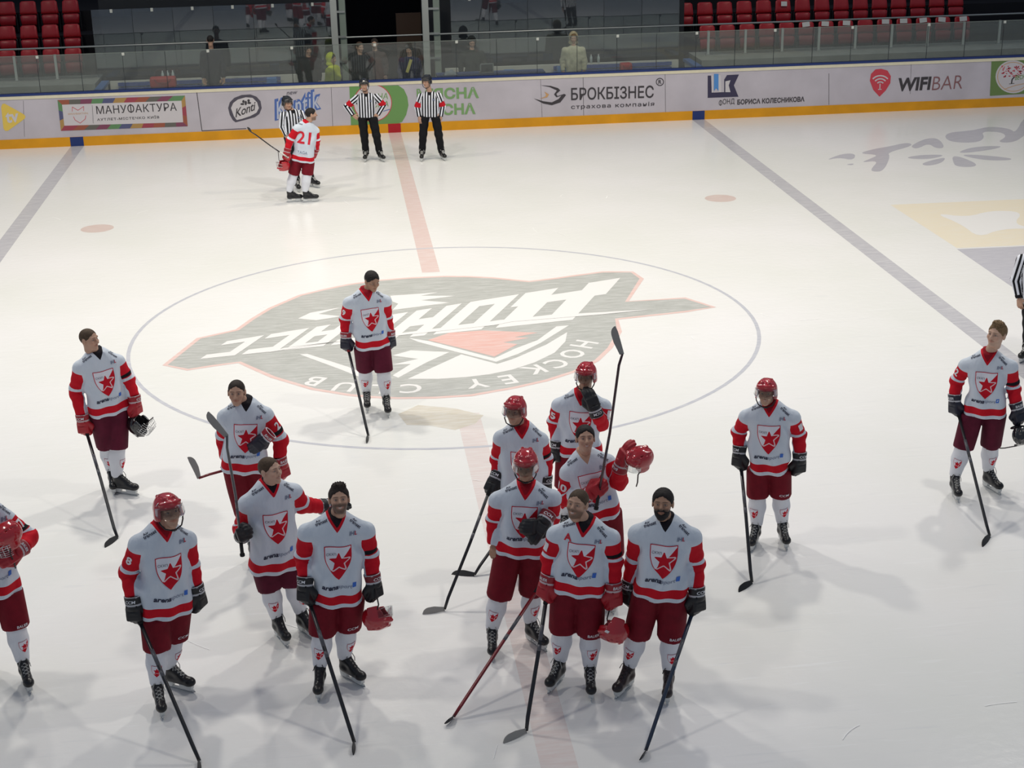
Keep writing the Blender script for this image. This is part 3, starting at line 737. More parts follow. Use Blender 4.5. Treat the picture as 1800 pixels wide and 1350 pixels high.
# ------------------------------------------------------------------ attribute driven cloth
class NB:
    def __init__(s, name, rough=.8, spec=.2, bump=.55, bscale=26.0):
        s.m = bpy.data.materials.new(name); s.m.use_nodes = True; s.nt = s.m.node_tree; s.p = s.nt.nodes['Principled BSDF']
        s.p.inputs['Roughness'].default_value = rough; s.p.inputs['Specular IOR Level'].default_value = spec
        if bump:
            tc = s.nt.nodes.new('ShaderNodeTexCoord'); n = s.nt.nodes.new('ShaderNodeTexNoise'); n.inputs['Scale'].default_value = bscale; n.inputs['Detail'].default_value = 2
            mp = s.nt.nodes.new('ShaderNodeMapping'); mp.inputs['Scale'].default_value = (1, 1, .35); s.nt.links.new(tc.outputs['Object'], mp.inputs[0]); s.nt.links.new(mp.outputs[0], n.inputs['Vector'])
            b = s.nt.nodes.new('ShaderNodeBump'); b.inputs['Strength'].default_value = bump; b.inputs['Distance'].default_value = .012
            s.nt.links.new(n.outputs['Fac'], b.inputs['Height']); s.nt.links.new(b.outputs[0], s.p.inputs['Normal'])
    def attr(s, name):
        a = s.nt.nodes.new('ShaderNodeAttribute'); a.attribute_name = name
        x = s.nt.nodes.new('ShaderNodeSeparateXYZ'); s.nt.links.new(a.outputs['Vector'], x.inputs[0]); return x.outputs
    def op(s, o, a, b=0.0, c=None):
        n = s.nt.nodes.new('ShaderNodeMath'); n.operation = o
        for i, v in enumerate((a, b) if c is None else (a, b, c)):
            if isinstance(v, (int, float)): n.inputs[i].default_value = v
            else: s.nt.links.new(v, n.inputs[i])
        return n.outputs[0]
    def mix(s, f, a, b):
        n = s.nt.nodes.new('ShaderNodeMix'); n.data_type = 'RGBA'
        s.nt.links.new(f, n.inputs[0])
        for i, v in ((6, a), (7, b)):
            if isinstance(v, tuple): n.inputs[i].default_value = v
            else: s.nt.links.new(v, n.inputs[i])
        return n.outputs[2]
    def done(s, c):
        s.nt.links.new(c, s.p.inputs['Base Color']); return s.m
C_WHITE = srgb(208, 216, 226); C_RED = srgb(200, 20, 38); C_BLACK = srgb(22, 22, 27); C_TEE = srgb(30, 26, 32); C_DRED = srgb(150, 18, 34)
def jersey_mat(collar, tee='dark_red'):
    k = 'jersey_%s_collar_%s' % (collar, tee)
    if k in MATS: return MATS[k]
    n = NB(k); ht, at_, am = n.attr('ja')[:3]; vn, ls, fl = n.attr('jb')[:3]
    gt = lambda a, b: n.op('GREATER_THAN', a, b); mul = lambda a, b: n.op('MULTIPLY', a, b)
    band = mul(gt(at_, .222), gt(.272, at_)); arm = gt(n.op('ADD', am, n.op('MULTIPLY', n.op('ABSOLUTE', n.op('SUBTRACT', at_, .12)), -.15)), -.012)
    red_arm = mul(mul(arm, gt(at_, .035)), n.op('SUBTRACT', 1.0, band))
    red_hem = mul(mul(gt(ht, .042), gt(.118, ht)), gt(.0, am))
    c = n.mix(n.op('MAXIMUM', red_arm, red_hem), C_WHITE, C_RED)
    c = n.mix(mul(mul(gt(fl, .5), arm), mul(gt(at_, .165), gt(.208, at_))), c, C_BLACK)
    c = n.mix(gt(.013, vn), c, C_RED if collar == 'red' else C_WHITE)
    c = n.mix(gt(-.013, vn), c, {'black': C_TEE, 'dark_red': C_DRED, 'skin': SKIN}[tee])
    MATS[k] = n.done(c); return MATS[k]
def stripe_mat():
    if 'striped_shirt' in MATS: return MATS['striped_shirt']
    n = NB('striped_shirt'); ht, at_, am = n.attr('ja')[:3]; vn, ls, fl = n.attr('jb')[:3]
    gt = lambda a, b: n.op('GREATER_THAN', a, b); mul = lambda a, b: n.op('MULTIPLY', a, b)
    st = gt(n.op('FRACT', n.op('MULTIPLY_ADD', ls, 17.0, 20.25)), .5)
    c = n.mix(st, srgb(226, 228, 236), C_BLACK)
    c = n.mix(mul(mul(gt(fl, .5), gt(am, -.01)), mul(gt(at_, .12), gt(.24, at_))), c, srgb(196, 26, 40))
    c = n.mix(mul(gt(am, 0), gt(at_, .50)), c, C_BLACK)
    c = n.mix(gt(-.016, vn), c, C_BLACK)
    MATS['striped_shirt'] = n.done(c); return MATS['striped_shirt']
def crest_mat():
    if 'crest' in MATS: return MATS['crest']
    n = NB('crest', bump=0); bd, st, dg = n.attr('cr')[:3]
    gt = lambda a, b: n.op('GREATER_THAN', a, b); mul = lambda a, b: n.op('MULTIPLY', a, b)
    red = n.op('MAXIMUM', n.op('MAXIMUM', gt(dg, 0.0), gt(0.0, st)), gt(.030, bd))
    c = n.mix(red, srgb(226, 226, 234), srgb(196, 20, 40))
    ol = mul(mul(gt(dg, .0), gt(.022, n.op('ABSOLUTE', n.op('SUBTRACT', st, .03)))), gt(bd, .03))
    c = n.mix(ol, c, srgb(226, 200, 204))
    MATS['crest'] = n.done(c); return MATS['crest']
def star_sd(x, y, r, rf=.42):
    k1 = np.array((.809016994375, -.587785252292)); k2 = np.array((-k1[0], k1[1])); x = np.abs(x)
    for k in (k1, k2):
        d = np.maximum(k[0]*x+k[1]*y, 0); x = x-2*d*k[0]; y = y-2*d*k[1]
    x = np.abs(x); y = y-r
    ba = rf*np.array((-k1[1], k1[0]))-np.array((0, 1)); h = np.clip((x*ba[0]+y*ba[1])/(ba@ba), 0, r)
    return np.hypot(x-ba[0]*h, y-ba[1]*h)*np.sign(y*ba[0]-x*ba[1])
def crest2d(nu, nv):
    """shield in the unit width: x -.5..+.5, y 0 (top) .. -1.32"""
    V = []; A = []
    for j in range(nv+1):
        v = j/nv; wd = .5*(1 if v < .25 else 1-((v-.25)/.75)**2.1)
        for i in range(nu+1):
            u = -1+2*i/nu; x, y = u*wd, -1.32*v
            V.append((x, y)); slope = max(.5, 1)
            A.append((min((1-abs(u))*wd*.95+.001, 1.32*v, .9*(1.32*(1-v))), 0, 0))
    V = np.array(V); A = np.array(A)
    A[:, 1] = star_sd(V[:, 0]-.02, V[:, 1]+.60, .40); A[:, 2] = V[:, 0]*.83-(V[:, 1]+.60)*.72-.02
    Q = [(j*(nu+1)+i, j*(nu+1)+i+1, (j+1)*(nu+1)+i+1, (j+1)*(nu+1)+i)[::-1] for j in range(nv) for i in range(nu)]
    return V, A, np.array(Q)
CREST_BIG = crest2d(26, 32); CREST_SMALL = crest2d(14, 18)
def project(bvh, P2, o, rt, up, nm, lift):
    out = []; vn = Vector(nm)
    for x, y in P2:
        p = o+rt*x+up*y; h = bvh.ray_cast(Vector(p+nm*.5), -vn, 1.0)
        out.append(np.array(h[0])+nm*lift if h[0] is not None else None)
    good = [q for q in out if q is not None]
    if not good: return None
    md = np.mean([(q-o)@nm for q in good])
    for i, (x, y) in enumerate(P2):
        if out[i] is None:
            p = o+rt*x+up*y; out[i] = p-nm*((p-o)@nm)+nm*md
    return np.array(out)
def put_crest(name, bvh, o, rt, up, nm, wd, parent, data):
    V, A, Q = data; P = project(bvh, V*wd, o, rt, up, nm, .004)
    if P is None: return
    ob = link(name, fastmesh(name, P, Q, [crest_mat()], attrs={'cr': A}), parent)
    return ob
def put_text(name, bvh, s, o, rt, up, nm, height, m, parent, bold=.0, shear=0., lift=.005, width=None, spacing=1.0):
    V, Fs, wd, ht = text2d(s, bold, shear, spacing)
    if height > .055:                          # large figures follow the folds: cut them into small pieces first
        bm = bmesh.new(); vs = [bm.verts.new((x, y, 0)) for x, y in V]
        for f in Fs:
            try: bm.faces.new([vs[i] for i in f])
            except ValueError: pass
        for ax_, L_ in ((0, wd), (1, ht)):
            for k in range(1, 14):
                nn = [0, 0, 0]; nn[ax_] = 1; co = [0, 0, 0]; co[ax_] = L_*k/14
                bmesh.ops.bisect_plane(bm, geom=bm.verts[:]+bm.edges[:]+bm.faces[:], plane_co=co, plane_no=nn)
        bm.verts.index_update(); V = np.array([v.co[:2] for v in bm.verts]); Fs = [tuple(v.index for v in f.verts) for f in bm.faces]; bm.free()
    kx = (width/wd) if width else height/ht
    P = project(bvh, np.stack([(V[:, 0]-wd/2)*kx, (V[:, 1]-ht/2)*height/ht], 1), o, rt, up, nm, lift)
    if P is None: return
    return link(name, mesh_of(name, P, Fs, [m]), parent)
# ------------------------------------------------------------------ head
def head_field(P, smile=0.0):
    A = np.abs(P[:, 1]); S = np.stack([P[:, 0], A, P[:, 2]], 1)
    d = ellip(P, vec(-.012, 0, .030), vec(.098, .078, .088))
    d = smin(d, ellip(P, vec(.022, 0, -.050), vec(.066, .057, .066)), .03)
    d = smin(d, ellip(P, vec(.058, 0, -.097), vec(.027, .028, .024)), .02)
    d = smin(d, ellip(S, vec(.055, .040, -.026), vec(.030, .024, .026)), .02)
    d = smin(d, cone(S, vec(.083, .0, .024), vec(.070, .046, .024), .012, .012), .012)
    d = smax(d, -ellip(S, vec(.098, .032, .004), vec(.022, .021, .015)), .012)
    d = smin(d, np.linalg.norm(S-vec(.071, .031, .004), axis=1)-.0135, .003)
    d = smin(d, cone(P, vec(.086, 0, .010), vec(.108, 0, -.028), .009, .0135), .010)
    d = smin(d, np.linalg.norm(S-vec(.094, .011, -.030), axis=1)-.010, .006)
    d = smin(d, cone(S, vec(.088, 0, -.058), vec(.078, .022, -.057+.006*smile), .0065, .004), .006)
    d = smin(d, cone(S, vec(.086, 0, -.070-.004*smile), vec(.077, .020, -.064), .007, .004), .006)
    ear = ellip(S, vec(-.010, .080, -.004), vec(.022, .010, .033))
    ear = smax(ear, -ellip(S, vec(-.002, .092, -.002), vec(.012, .008, .020)), .006)
    d = smin(d, ear, .008)
    d = smin(d, cone(P, vec(-.022, 0, -.05), vec(-.030, 0, -.108), .053, .050), .03)
    return d
_HEADS = {}
def head_mesh(smile, beard, skin, hairc):
    k = (smile, beard, skin, hairc)
    if k in _HEADS: return _HEADS[k]
    V, Q = surf(lambda P: head_field(P, smile), (-.13, -.105, -.16), (.135, .105, .135), .0052)
    A = np.abs(V[:, 1]); C = np.tile(np.array(skin), (len(V), 1)); S = np.stack([V[:, 0], A, V[:, 2]], 1)
    def blend(m, c): m = np.clip(m, 0, 1)[:, None]; C[:] = C*(1-m)+np.array(c)*m
    blend(np.clip(1-np.linalg.norm((S-vec(.07, .05, -.03))/vec(.05, .03, .03), axis=1), 0, 1)*.5, (skin[0]*1.05, skin[1]*.82, skin[2]*.8, 1))
    if beard > 0:
        bm = np.clip((-.028-V[:, 2]+.25*(V[:, 0]-.05))/.02, 0, 1)*np.clip((V[:, 0]+.02)/.02, 0, 1)*np.clip((V[:, 2]+.125)/.02, 0, 1)
        lipz = np.exp(-((V[:, 2]+.063)/.013)**2-(A/.02)**2); blend(bm*beard*(1-lipz), hairc)
    lip = cone(S, vec(.092, 0, -.064), vec(.080, .025, -.060), .010, .005); blend((.004-lip)/.006, (skin[0]*.84, skin[1]*.64, skin[2]*.62, 1))
    if smile: blend(((.0-cone(S, vec(.097, 0, -.0645), vec(.09, .016, -.062), .0065, .004))/.004+.5)*smile, (.72, .70, .66, 1))
    ed = np.linalg.norm((S-vec(.084, .031, .004))/vec(.02, .0165, .0085), axis=1); blend((1.05-ed)/.35*.8, (skin[0]*.42, skin[1]*.36, skin[2]*.34, 1))
    ed = np.linalg.norm((S-vec(.085, .031, .003))/vec(.02, .011, .005), axis=1); blend((1.0-ed)/.3, (.55, .52, .50, 1))
    ed = np.linalg.norm((S-vec(.086, .031, .003))/vec(.02, .005, .005), axis=1); blend((1.1-ed)/.3, (.03, .02, .015, 1))
    br = cone(S, vec(.094, .014, .024), vec(.080, .046, .026), .006, .0045); blend((.0015-br)/.005*.62, tuple(c*.9 for c in hairc[:3])+(1,))
    _HEADS[k] = (V, Q, C); return _HEADS[k]
def skin_mat():
    if 'skin' in MATS: return MATS['skin']
    m = bpy.data.materials.new('skin'); m.use_nodes = True; p = m.node_tree.nodes['Principled BSDF']
    a = m.node_tree.nodes.new('ShaderNodeVertexColor'); a.layer_name = 'tone'; m.node_tree.links.new(a.outputs[0], p.inputs['Base Color'])
    p.inputs['Roughness'].default_value = .5; p.inputs['Specular IOR Level'].default_value = .35; MATS['skin'] = m; return m
_HAIR = {}
def hair_mesh(style):
    if style in _HAIR: return _HAIR[style]
    def f(P):
        A = np.abs(P[:, 1]); t = {'buzz': .0015, 'short': .007, 'quiff': .006, 'long': .016}[style]
        ns = .0035*np.sin(P[:, 0]*170+3*np.sin(P[:, 1]*90))*np.sin(P[:, 1]*150+2*np.sin(P[:, 2]*80))
        c = vec(-.013, 0, .031); r = vec(.099+t, .079+t, .089+t)
        d = ellip(P, c, r)+ns*(t/.012)
        if style == 'quiff': d = smin(d, ellip(P, vec(.028, .005, .112), vec(.060, .056, .032))+ns*3, .02)
        if style == 'long': d = smin(d, cone(P, vec(-.06, 0, .0), vec(-.075, 0, -.16), .075, .075), .03)
        line = np.where(P[:, 0] > .0, -.012+1.05*P[:, 0]-.25*A*np.clip(P[:, 0]/.05, 0, 1), -.012+.75*P[:, 0])
        if style == 'long': line = np.where(P[:, 0] > .0, -.10+1.7*P[:, 0], -.30)
        line = line+.004*np.sin(P[:, 1]*230)+.003*np.sin(P[:, 1]*97+1)
        d = smax(d, line-P[:, 2], .010)
        ear = ellip(np.stack([P[:, 0], A, P[:, 2]], 1), vec(-.010, .085, -.006), vec(.024, .022, .036))
        if style != 'long': d = smax(d, -ear, .004)
        return d
    V, Q = surf(f, (-.17, -.12, -.26 if style == 'long' else -.09), (.14, .12, .16), .0065)
    _HAIR[style] = (V, Q); return _HAIR[style]
def beard_mesh():
    if 'beard' in _HAIR: return _HAIR['beard']
    def f(P):
        A = np.abs(P[:, 1]); S = np.stack([P[:, 0], A, P[:, 2]], 1)
        ns = .002*np.sin(P[:, 0]*220)*np.sin(P[:, 1]*200+P[:, 2]*150)
        d = smin(ellip(P, vec(.022, 0, -.052), vec(.074, .064, .074)), ellip(P, vec(.058, 0, -.10), vec(.034, .033, .03)), .02)+ns
        d = smax(d, P[:, 2]+.030+.25*np.maximum(.05-P[:, 0], -.03), .004)
        d = smax(d, -.012-P[:, 0]+.0, .004)
        d = smax(d, -cone(S, vec(.092, 0, -.064), vec(.082, .020, -.062), .016, .010), .004)
        return smax(d, -ellip(S, vec(.09, .045, -.03), vec(.03, .022, .022)), .006)
    _HAIR['beard'] = surf(f, (-.05, -.09, -.15), (.13, .09, .0), .006); return _HAIR['beard']
# ------------------------------------------------------------------ helmet
def helmet_parts():
    def shell(P):
        A = np.abs(P[:, 1]); S = np.stack([P[:, 0], A, P[:, 2]], 1)
        d = ellip(P, vec(-.012, 0, .030), vec(.128, .105, .112))
        d = smin(d, cone(S, vec(.07, .035, .112), vec(-.09, .035, .114), .014, .014), .02)
        d = smin(d, cone(S, vec(.105, .0, .078), vec(.07, .075, .075), .016, .014), .012)
        d = smin(d, ellip(S, vec(-.01, .090, -.03), vec(.055, .020, .05)), .015)
        d = smax(d, -(P[:, 2]-np.where(P[:, 0] > 0, .030-.0*P[:, 0], .030+.95*np.maximum(P[:, 0], -.09)))*.75*np.where(A > .075, 0, 1)-np.where(A > .075, 1, 0)*(P[:, 2]+.055), .006)
        d = smax(d, -ellip(P, vec(-.012, 0, .022), vec(.111, .088, .098)), .004)
        for y in (.048,):
            for x in (-.05, .0, .05):
                d = smax(d, -rbox(S, vec(x, y, .148-.25*y), (.015, .005, .02), .004), .004)
        for x in (.06, .02):
            pass
        return d
    V, Q = surf(shell, (-.16, -.13, -.10), (.15, .13, .17), .007)
    me_shell = lambda m: fastmesh('helmet_shell', V, Q, [m])
    # visor: curved clear sheet
    vb = MB(); n = 21; rows = 6; N = n*rows
    P = []
    for s_ in (0, .003):
        for r_ in range(rows):
            z = .050-.090*r_/(rows-1)
            for i in range(n):
                a = -1.25+2.5*i/(n-1); rr = .135+s_+.010*r_/(rows-1); zz = z+.016*abs(a)**3*r_/(rows-1)
                P.append((-.012+rr*math.cos(a)*.98, rr*.82*math.sin(a), zz))
    F_ = []
    for s_ in (0, 1):
        for r_ in range(rows-1):
            for i in range(n-1):
                f = (r_*n+i, r_*n+i+1, (r_+1)*n+i+1, (r_+1)*n+i); F_.append(tuple(q+s_*N for q in (f if s_ else f[::-1])))
    for i in range(n-1):
        for r_ in (0, rows-1): F_.append((r_*n+i, r_*n+i+1, r_*n+i+1+N, r_*n+i+N))
    me_visor = mesh_of('visor', P, F_, [glass_mat('visor_plastic', (.84, .86, .86, 1), .45, 1.4, .0)], True)
    sb = MB()
    for sg in (-1, 1): sb.tube([(.015, sg*.098, -.03), (.03, sg*.088, -.075), (.045, sg*.065, -.115), (.05, sg*.02, -.135)], .006, 6)
    sb.tube([(.05, -.02, -.135), (.055, 0, -.138), (.05, .02, -.135)], .009, 6)
    me_strap = mesh_of('chin_strap', sb.V, sb.F, [mat('strap_dark', srgb(54, 46, 46), .7)], True)
    lb = MB()
    for sg in (1,): lb.tube([(.03, sg*.10, -.02), (.05, sg*.10, -.06), (.05, sg*.105, -.18), (.055, sg*.10, -.25)], .006, 6)
    me_loose = mesh_of('chin_strap', lb.V, lb.F, [MATS['strap_dark']], True)
    pb = surf(lambda P: smax(smax(ellip(P, vec(-.012, 0, .022), vec(.112, .089, .099)), -ellip(P, vec(-.012, 0, .018), vec(.101, .080, .09)), .003), -(P[:, 2]-.0+np.where(P[:, 0] < 0, .03, -.035)), .004), (-.14, -.1, -.06), (.12, .1, .14), .0085)
    me_pad = fastmesh('foam_padding', pb[0], pb[1], [mat('foam_black', srgb(26, 26, 28), .8)])
    # cage
    cb = MB()
    for z in (.02, -.005, -.03, -.055, -.08, -.105):
        cb.tube([(-.0+.150*math.cos(a)*.95*(1-.5*max(0, -.03-z)), .105*math.sin(a)*(1-1.2*max(0, -.05-z)), z) for a in np.linspace(-1.4, 1.4, 13)], .0028, 5)
    for a in np.linspace(-1.2, 1.2, 9):
        cb.tube([(.150*math.cos(a)*.95*(1-.5*max(0, -.03-z)), .105*math.sin(a)*(1-1.2*max(0, -.05-z)), z) for z in np.linspace(.03, -.11, 6)], .0028, 5)
    me_cage = mesh_of('wire_cage', cb.V, cb.F, [mat('cage_wire', srgb(214, 214, 214), .35, .5, metal=.7)], True)
    return dict(shell=me_shell, visor=me_visor, strap=me_strap, loose=me_loose, pad=me_pad, cage=me_cage)
HP = helmet_parts()
M_HRED = mat('helmet_red', srgb(178, 20, 34), .16, .6, coat=.6); M_HBLK = mat('helmet_black', srgb(22, 22, 24), .18, .6, coat=.6)
SHELL = {'red': HP['shell'](M_HRED), 'black': HP['shell'](M_HBLK)}
STICKER = mat('sticker_white', srgb(222, 224, 226), .5)
def helmet_obj(M, parent, colour='red', visor=True, worn=True, cage=False, name='helmet', sticker=False, topname=None):
    """the helmet under parent (worn) or as a thing of its own (carried)"""
    if worn:
        h = link('helmet', SHELL[colour], parent); h.matrix_local = M; kids = h
    else:
        h = empty('helmet', (0, 0, 0)); h.matrix_world = M
        link('shell', SHELL[colour], h); kids = h
    if visor: link('visor', HP['visor'], kids)
    if cage: link('wire_cage', HP['cage'], kids)
    link('foam_padding', HP['pad'], kids)
    link('chin_strap', HP['strap'] if worn else HP['loose'], kids)
    if sticker:
        b = MB(); b.box(-.02, .02, -.002, .002, -.011, .011); o = b.build('sticker', STICKER, kids); o.location = (.06, -.092, .082); o.rotation_euler = (-.75, 0, -.55)
    b = MB(); V, Fs, wd, ht = text2d('BAUER', .03, .15); k = .07/wd
    return h
# ------------------------------------------------------------------ glove and hand
def finger_pose(curl):
    out = []
    for i, y in enumerate((.036, .012, -.012, -.036)):
        L = (.90, 1.0, .95, .78)[i]; a = -curl*(.7+.05*i); p = vec(.105-.006*abs(i-1.3), y, .0); pts = [p]
        for k, l in enumerate((.046, .028, .022)):
            a2 = a-(curl*.75)*k; p = p+vec(math.cos(a2)*l*L, 0, math.sin(a2)*l*L); pts.append(p)
        out.append(pts)
    return out
def hand_field(P, curl, g=1.0, fr=.0095, palm=(.046, .042, .016)):
    d = rbox(P, vec(.062*g, 0, -.002), (palm[0]*g, palm[1]*g, palm[2]*g), .013*g)
    d = smin(d, cone(P, vec(-.035, 0, 0), vec(.03, 0, 0), .026*g, .028*g), .02)
    for i, pts in enumerate(finger_pose(curl)):
        pts = [p*g for p in pts]; f = None
        for a, b, r0, r1 in zip(pts, pts[1:], (fr, fr*.93, fr*.86), (fr*.93, fr*.86, fr*.74)):
            c = cone(P, a, b, r0*g, r1*g); f = c if f is None else np.minimum(f, c)
        d = smin(d, f, .005)
    t = [vec(.022, .036, -.006)*g, vec(.056, .062, -.020-.012*curl)*g, vec(.086, .058-.012*curl, -.032-.018*curl)*g, vec(.106, .046-.02*curl, -.040-.02*curl)*g]
    f = None
    for a, b, r0, r1 in zip(t, t[1:], (fr*1.5, fr*1.2, fr*1.05), (fr*1.2, fr*1.05, fr*.85)):
        c = cone(P, a, b, r0*g, r1*g); f = c if f is None else np.minimum(f, c)
    return smin(d, f, .008)
_HANDS = {}
def bare_hand(curl, mirror):
    k = (curl, mirror)
    if k not in _HANDS:
        V, Q = surf(lambda P: hand_field(P, curl), (-.07, -.07, -.11), (.23, .10, .05), .0058)
        if mirror: V = V*vec(1, -1, 1); Q = Q[:, ::-1]
        _HANDS[k] = (V, Q)
    return _HANDS[k]
GLV = {'black': (srgb(20, 20, 24), srgb(20, 20, 24), srgb(205, 205, 210), 'CCM'), 'red': (srgb(166, 20, 36), srgb(150, 18, 34), srgb(214, 200, 204), 'BAUER'), 'redccm': (srgb(166, 20, 36), srgb(150, 18, 34), srgb(214, 200, 204), 'CCM'),
       'navy': (srgb(24, 26, 44), srgb(24, 26, 44), srgb(214, 214, 220), 'BAUER'), 'navyred': (srgb(24, 26, 44), srgb(150, 20, 36), srgb(214, 214, 220), 'BAUER'), 'blackred': (srgb(22, 22, 26), srgb(120, 16, 30), srgb(214, 214, 220), 'CCM')}
_GL = {}
def glove_field(P, curl):
    d = hand_field(P, curl, 1.18, .0205, (.050, .054, .034))
    d = smin(d, rbox(P, vec(.05, .0, .020), (.055, .056, .022), .018), .012)
    cuff = smax(smax(cone(P, vec(-.09, 0, 0), vec(.01, 0, 0), .074, .064), -cone(P, vec(-.16, 0, 0), vec(-.02, 0, 0), .062, .052), .004), -.080-P[:, 0], .004)
    d = smin(d, cuff, .012)
    for x in (.0, .045, .085): d = smax(d, -(np.hypot(P[:, 0]-x, P[:, 2]-.046)-.006), .004)
    return d
def glove_meshes(colour, curl, mirror):
    k = (colour, curl, mirror)
    if k in _GL: return _GL[k]
    kk = ('geo', curl)
    if kk not in _GL: _GL[kk] = surf(lambda P: glove_field(P, curl), (-.13, -.10, -.15), (.27, .13, .10), .0075)
    V, Q = _GL[kk]
    main, cuffc, trim, word = GLV[colour]
    C = np.tile(np.array(main), (len(V), 1)); C[V[:, 0] < -.012] = cuffc
    C[(np.abs(V[:, 0]+.012) < .006) | (V[:, 0] < -.074)] = np.array(trim)*.8
    bv = BVHTree.FromPolygons([tuple(v) for v in V], [tuple(map(int, q)) for q in Q])
    T, Fs, wd, ht = text2d(word, .02, .12)
    sx = .085/wd
    P2 = np.stack([(T[:, 0]-wd/2)*sx, (T[:, 1]-ht/2)*.026/ht], 1)
    if mirror:
        P2[:, 0] *= -1
    Tp = project(bv, P2, vec(-.040, 0, 0), vec(0, 1, 0), vec(-1, 0, 0), vec(0, 0, 1), .003)
    if mirror: V = V*vec(1, -1, 1); Q = Q[:, ::-1]; Tp = Tp*vec(1, -1, 1)
    if 'glove_leather' not in MATS:
        m = bpy.data.materials.new('glove_leather'); m.use_nodes = True; p = m.node_tree.nodes['Principled BSDF']
        a = m.node_tree.nodes.new('ShaderNodeVertexColor'); a.layer_name = 'tone'; m.node_tree.links.new(a.outputs[0], p.inputs['Base Color']); p.inputs['Roughness'].default_value = .5; MATS['glove_leather'] = m
    me = fastmesh('glove', V, Q, [MATS['glove_leather']], cols={'tone': C}); mt = mesh_of('glove_lettering', Tp, Fs, [mat('glove_white', srgb(222, 222, 226), .6)])
    _GL[k] = (me, mt); return _GL[k]
# ------------------------------------------------------------------ skate
def skate_meshes():
    def boot(P):
        d = cone(P, vec(-.065, 0, .105), vec(.14, 0, .098), .041, .040)
        d = smin(d, ellip(P, vec(.15, 0, .104), vec(.055, .044, .040)), .02)
        d = smin(d, cone(P, vec(-.055, 0, .13), vec(-.060, 0, .235), .046, .050), .03)
        d = smin(d, cone(P, vec(.08, 0, .13), vec(-.03, 0, .20), .034, .045), .03)
        d = smin(d, rbox(P, vec(-.02, 0, .235), (.022, .034, .045), .012), .012)
        d = smax(d, .070-P[:, 2], .006)
        return d
    V, Q = surf(boot, (-.14, -.07, .05), (.23, .07, .31), .0085)
    def boot_me(c, toe):
        C = np.tile(np.array(c), (len(V), 1)); C[V[:, 0] > .135] = toe
        C[(V[:, 2] < .082)] = np.array(srgb(60, 60, 62)); m_ = mat_vc('skate_leather', .35)
        return fastmesh('skate', V, Q, [m_], cols={'tone': C})
    hb = MB()
    for x0, x1 in ((-.112, -.01), (.045, .18)):
        hb.prism([(x0, -.022, .078), (x1, -.022, .078), (x1-.015, -.022, .028), (x0+.015, -.022, .028)], (0, .044, 0))
    hb.box(-.115, .185, -.007, .007, .020, .032)
    holder = mesh_of('blade_holder', hb.V, hb.F, [mat('skate_white_plastic', srgb(214, 216, 214), .4)])
    bb = MB(); bb.prism([(-.125, -.0025, .008), (-.10, -.0025, .0), (.165, -.0025, .0), (.20, -.0025, .012), (.195, -.0025, .024), (-.12, -.0025, .024)], (0, .005, 0))
    blade = mesh_of('blade', bb.V, bb.F, [mat('blade_steel', srgb(190, 194, 196), .25, .6, metal=.8)])
    lb = MB(); row = [vec(.105-.026*i, 0, .143+.019*i) for i in range(6)]
    for i in range(5):
        a, c = row[i], row[i+1]
        lb.tube([a+vec(0, -.026, 0), (a+c)/2+vec(.004, 0, .010), c+vec(0, .026, 0)], .0034, 5); lb.tube([a+vec(0, .026, 0), (a+c)/2+vec(.004, 0, .010), c+vec(0, -.026, 0)], .0034, 5)
    t = row[-1]
    lb.tube([t+vec(.01, 0, .012), t+vec(.04, .03, .02), t+vec(.05, .045, -.02), t+vec(.045, .05, -.06)], .0034, 5); lb.tube([t+vec(.01, 0, .012), t+vec(.045, -.03, .015), t+vec(.05, -.05, -.03)], .0034, 5)
    laces = {n: mesh_of('laces', lb.V, lb.F, [mat('laces_'+n, c, .8)]) for n, c in (('grey', srgb(168, 168, 164)), ('black', srgb(34, 34, 36)), ('white', srgb(214, 214, 210)))}
    return dict(black=boot_me(srgb(26, 26, 29), np.array(srgb(18, 18, 20))), brown=boot_me(srgb(50, 34, 34), np.array(srgb(34, 22, 24)))), holder, blade, laces
def mat_vc(name, rough):
    if name in MATS: return MATS[name]
    m = bpy.data.materials.new(name); m.use_nodes = True; p = m.node_tree.nodes['Principled BSDF']
    a = m.node_tree.nodes.new('ShaderNodeVertexColor'); a.layer_name = 'tone'; m.node_tree.links.new(a.outputs[0], p.inputs['Base Color']); p.inputs['Roughness'].default_value = rough; MATS[name] = m
    return m
SK_BOOT, SK_HOLD, SK_BLADE, SK_LACE = skate_meshes()

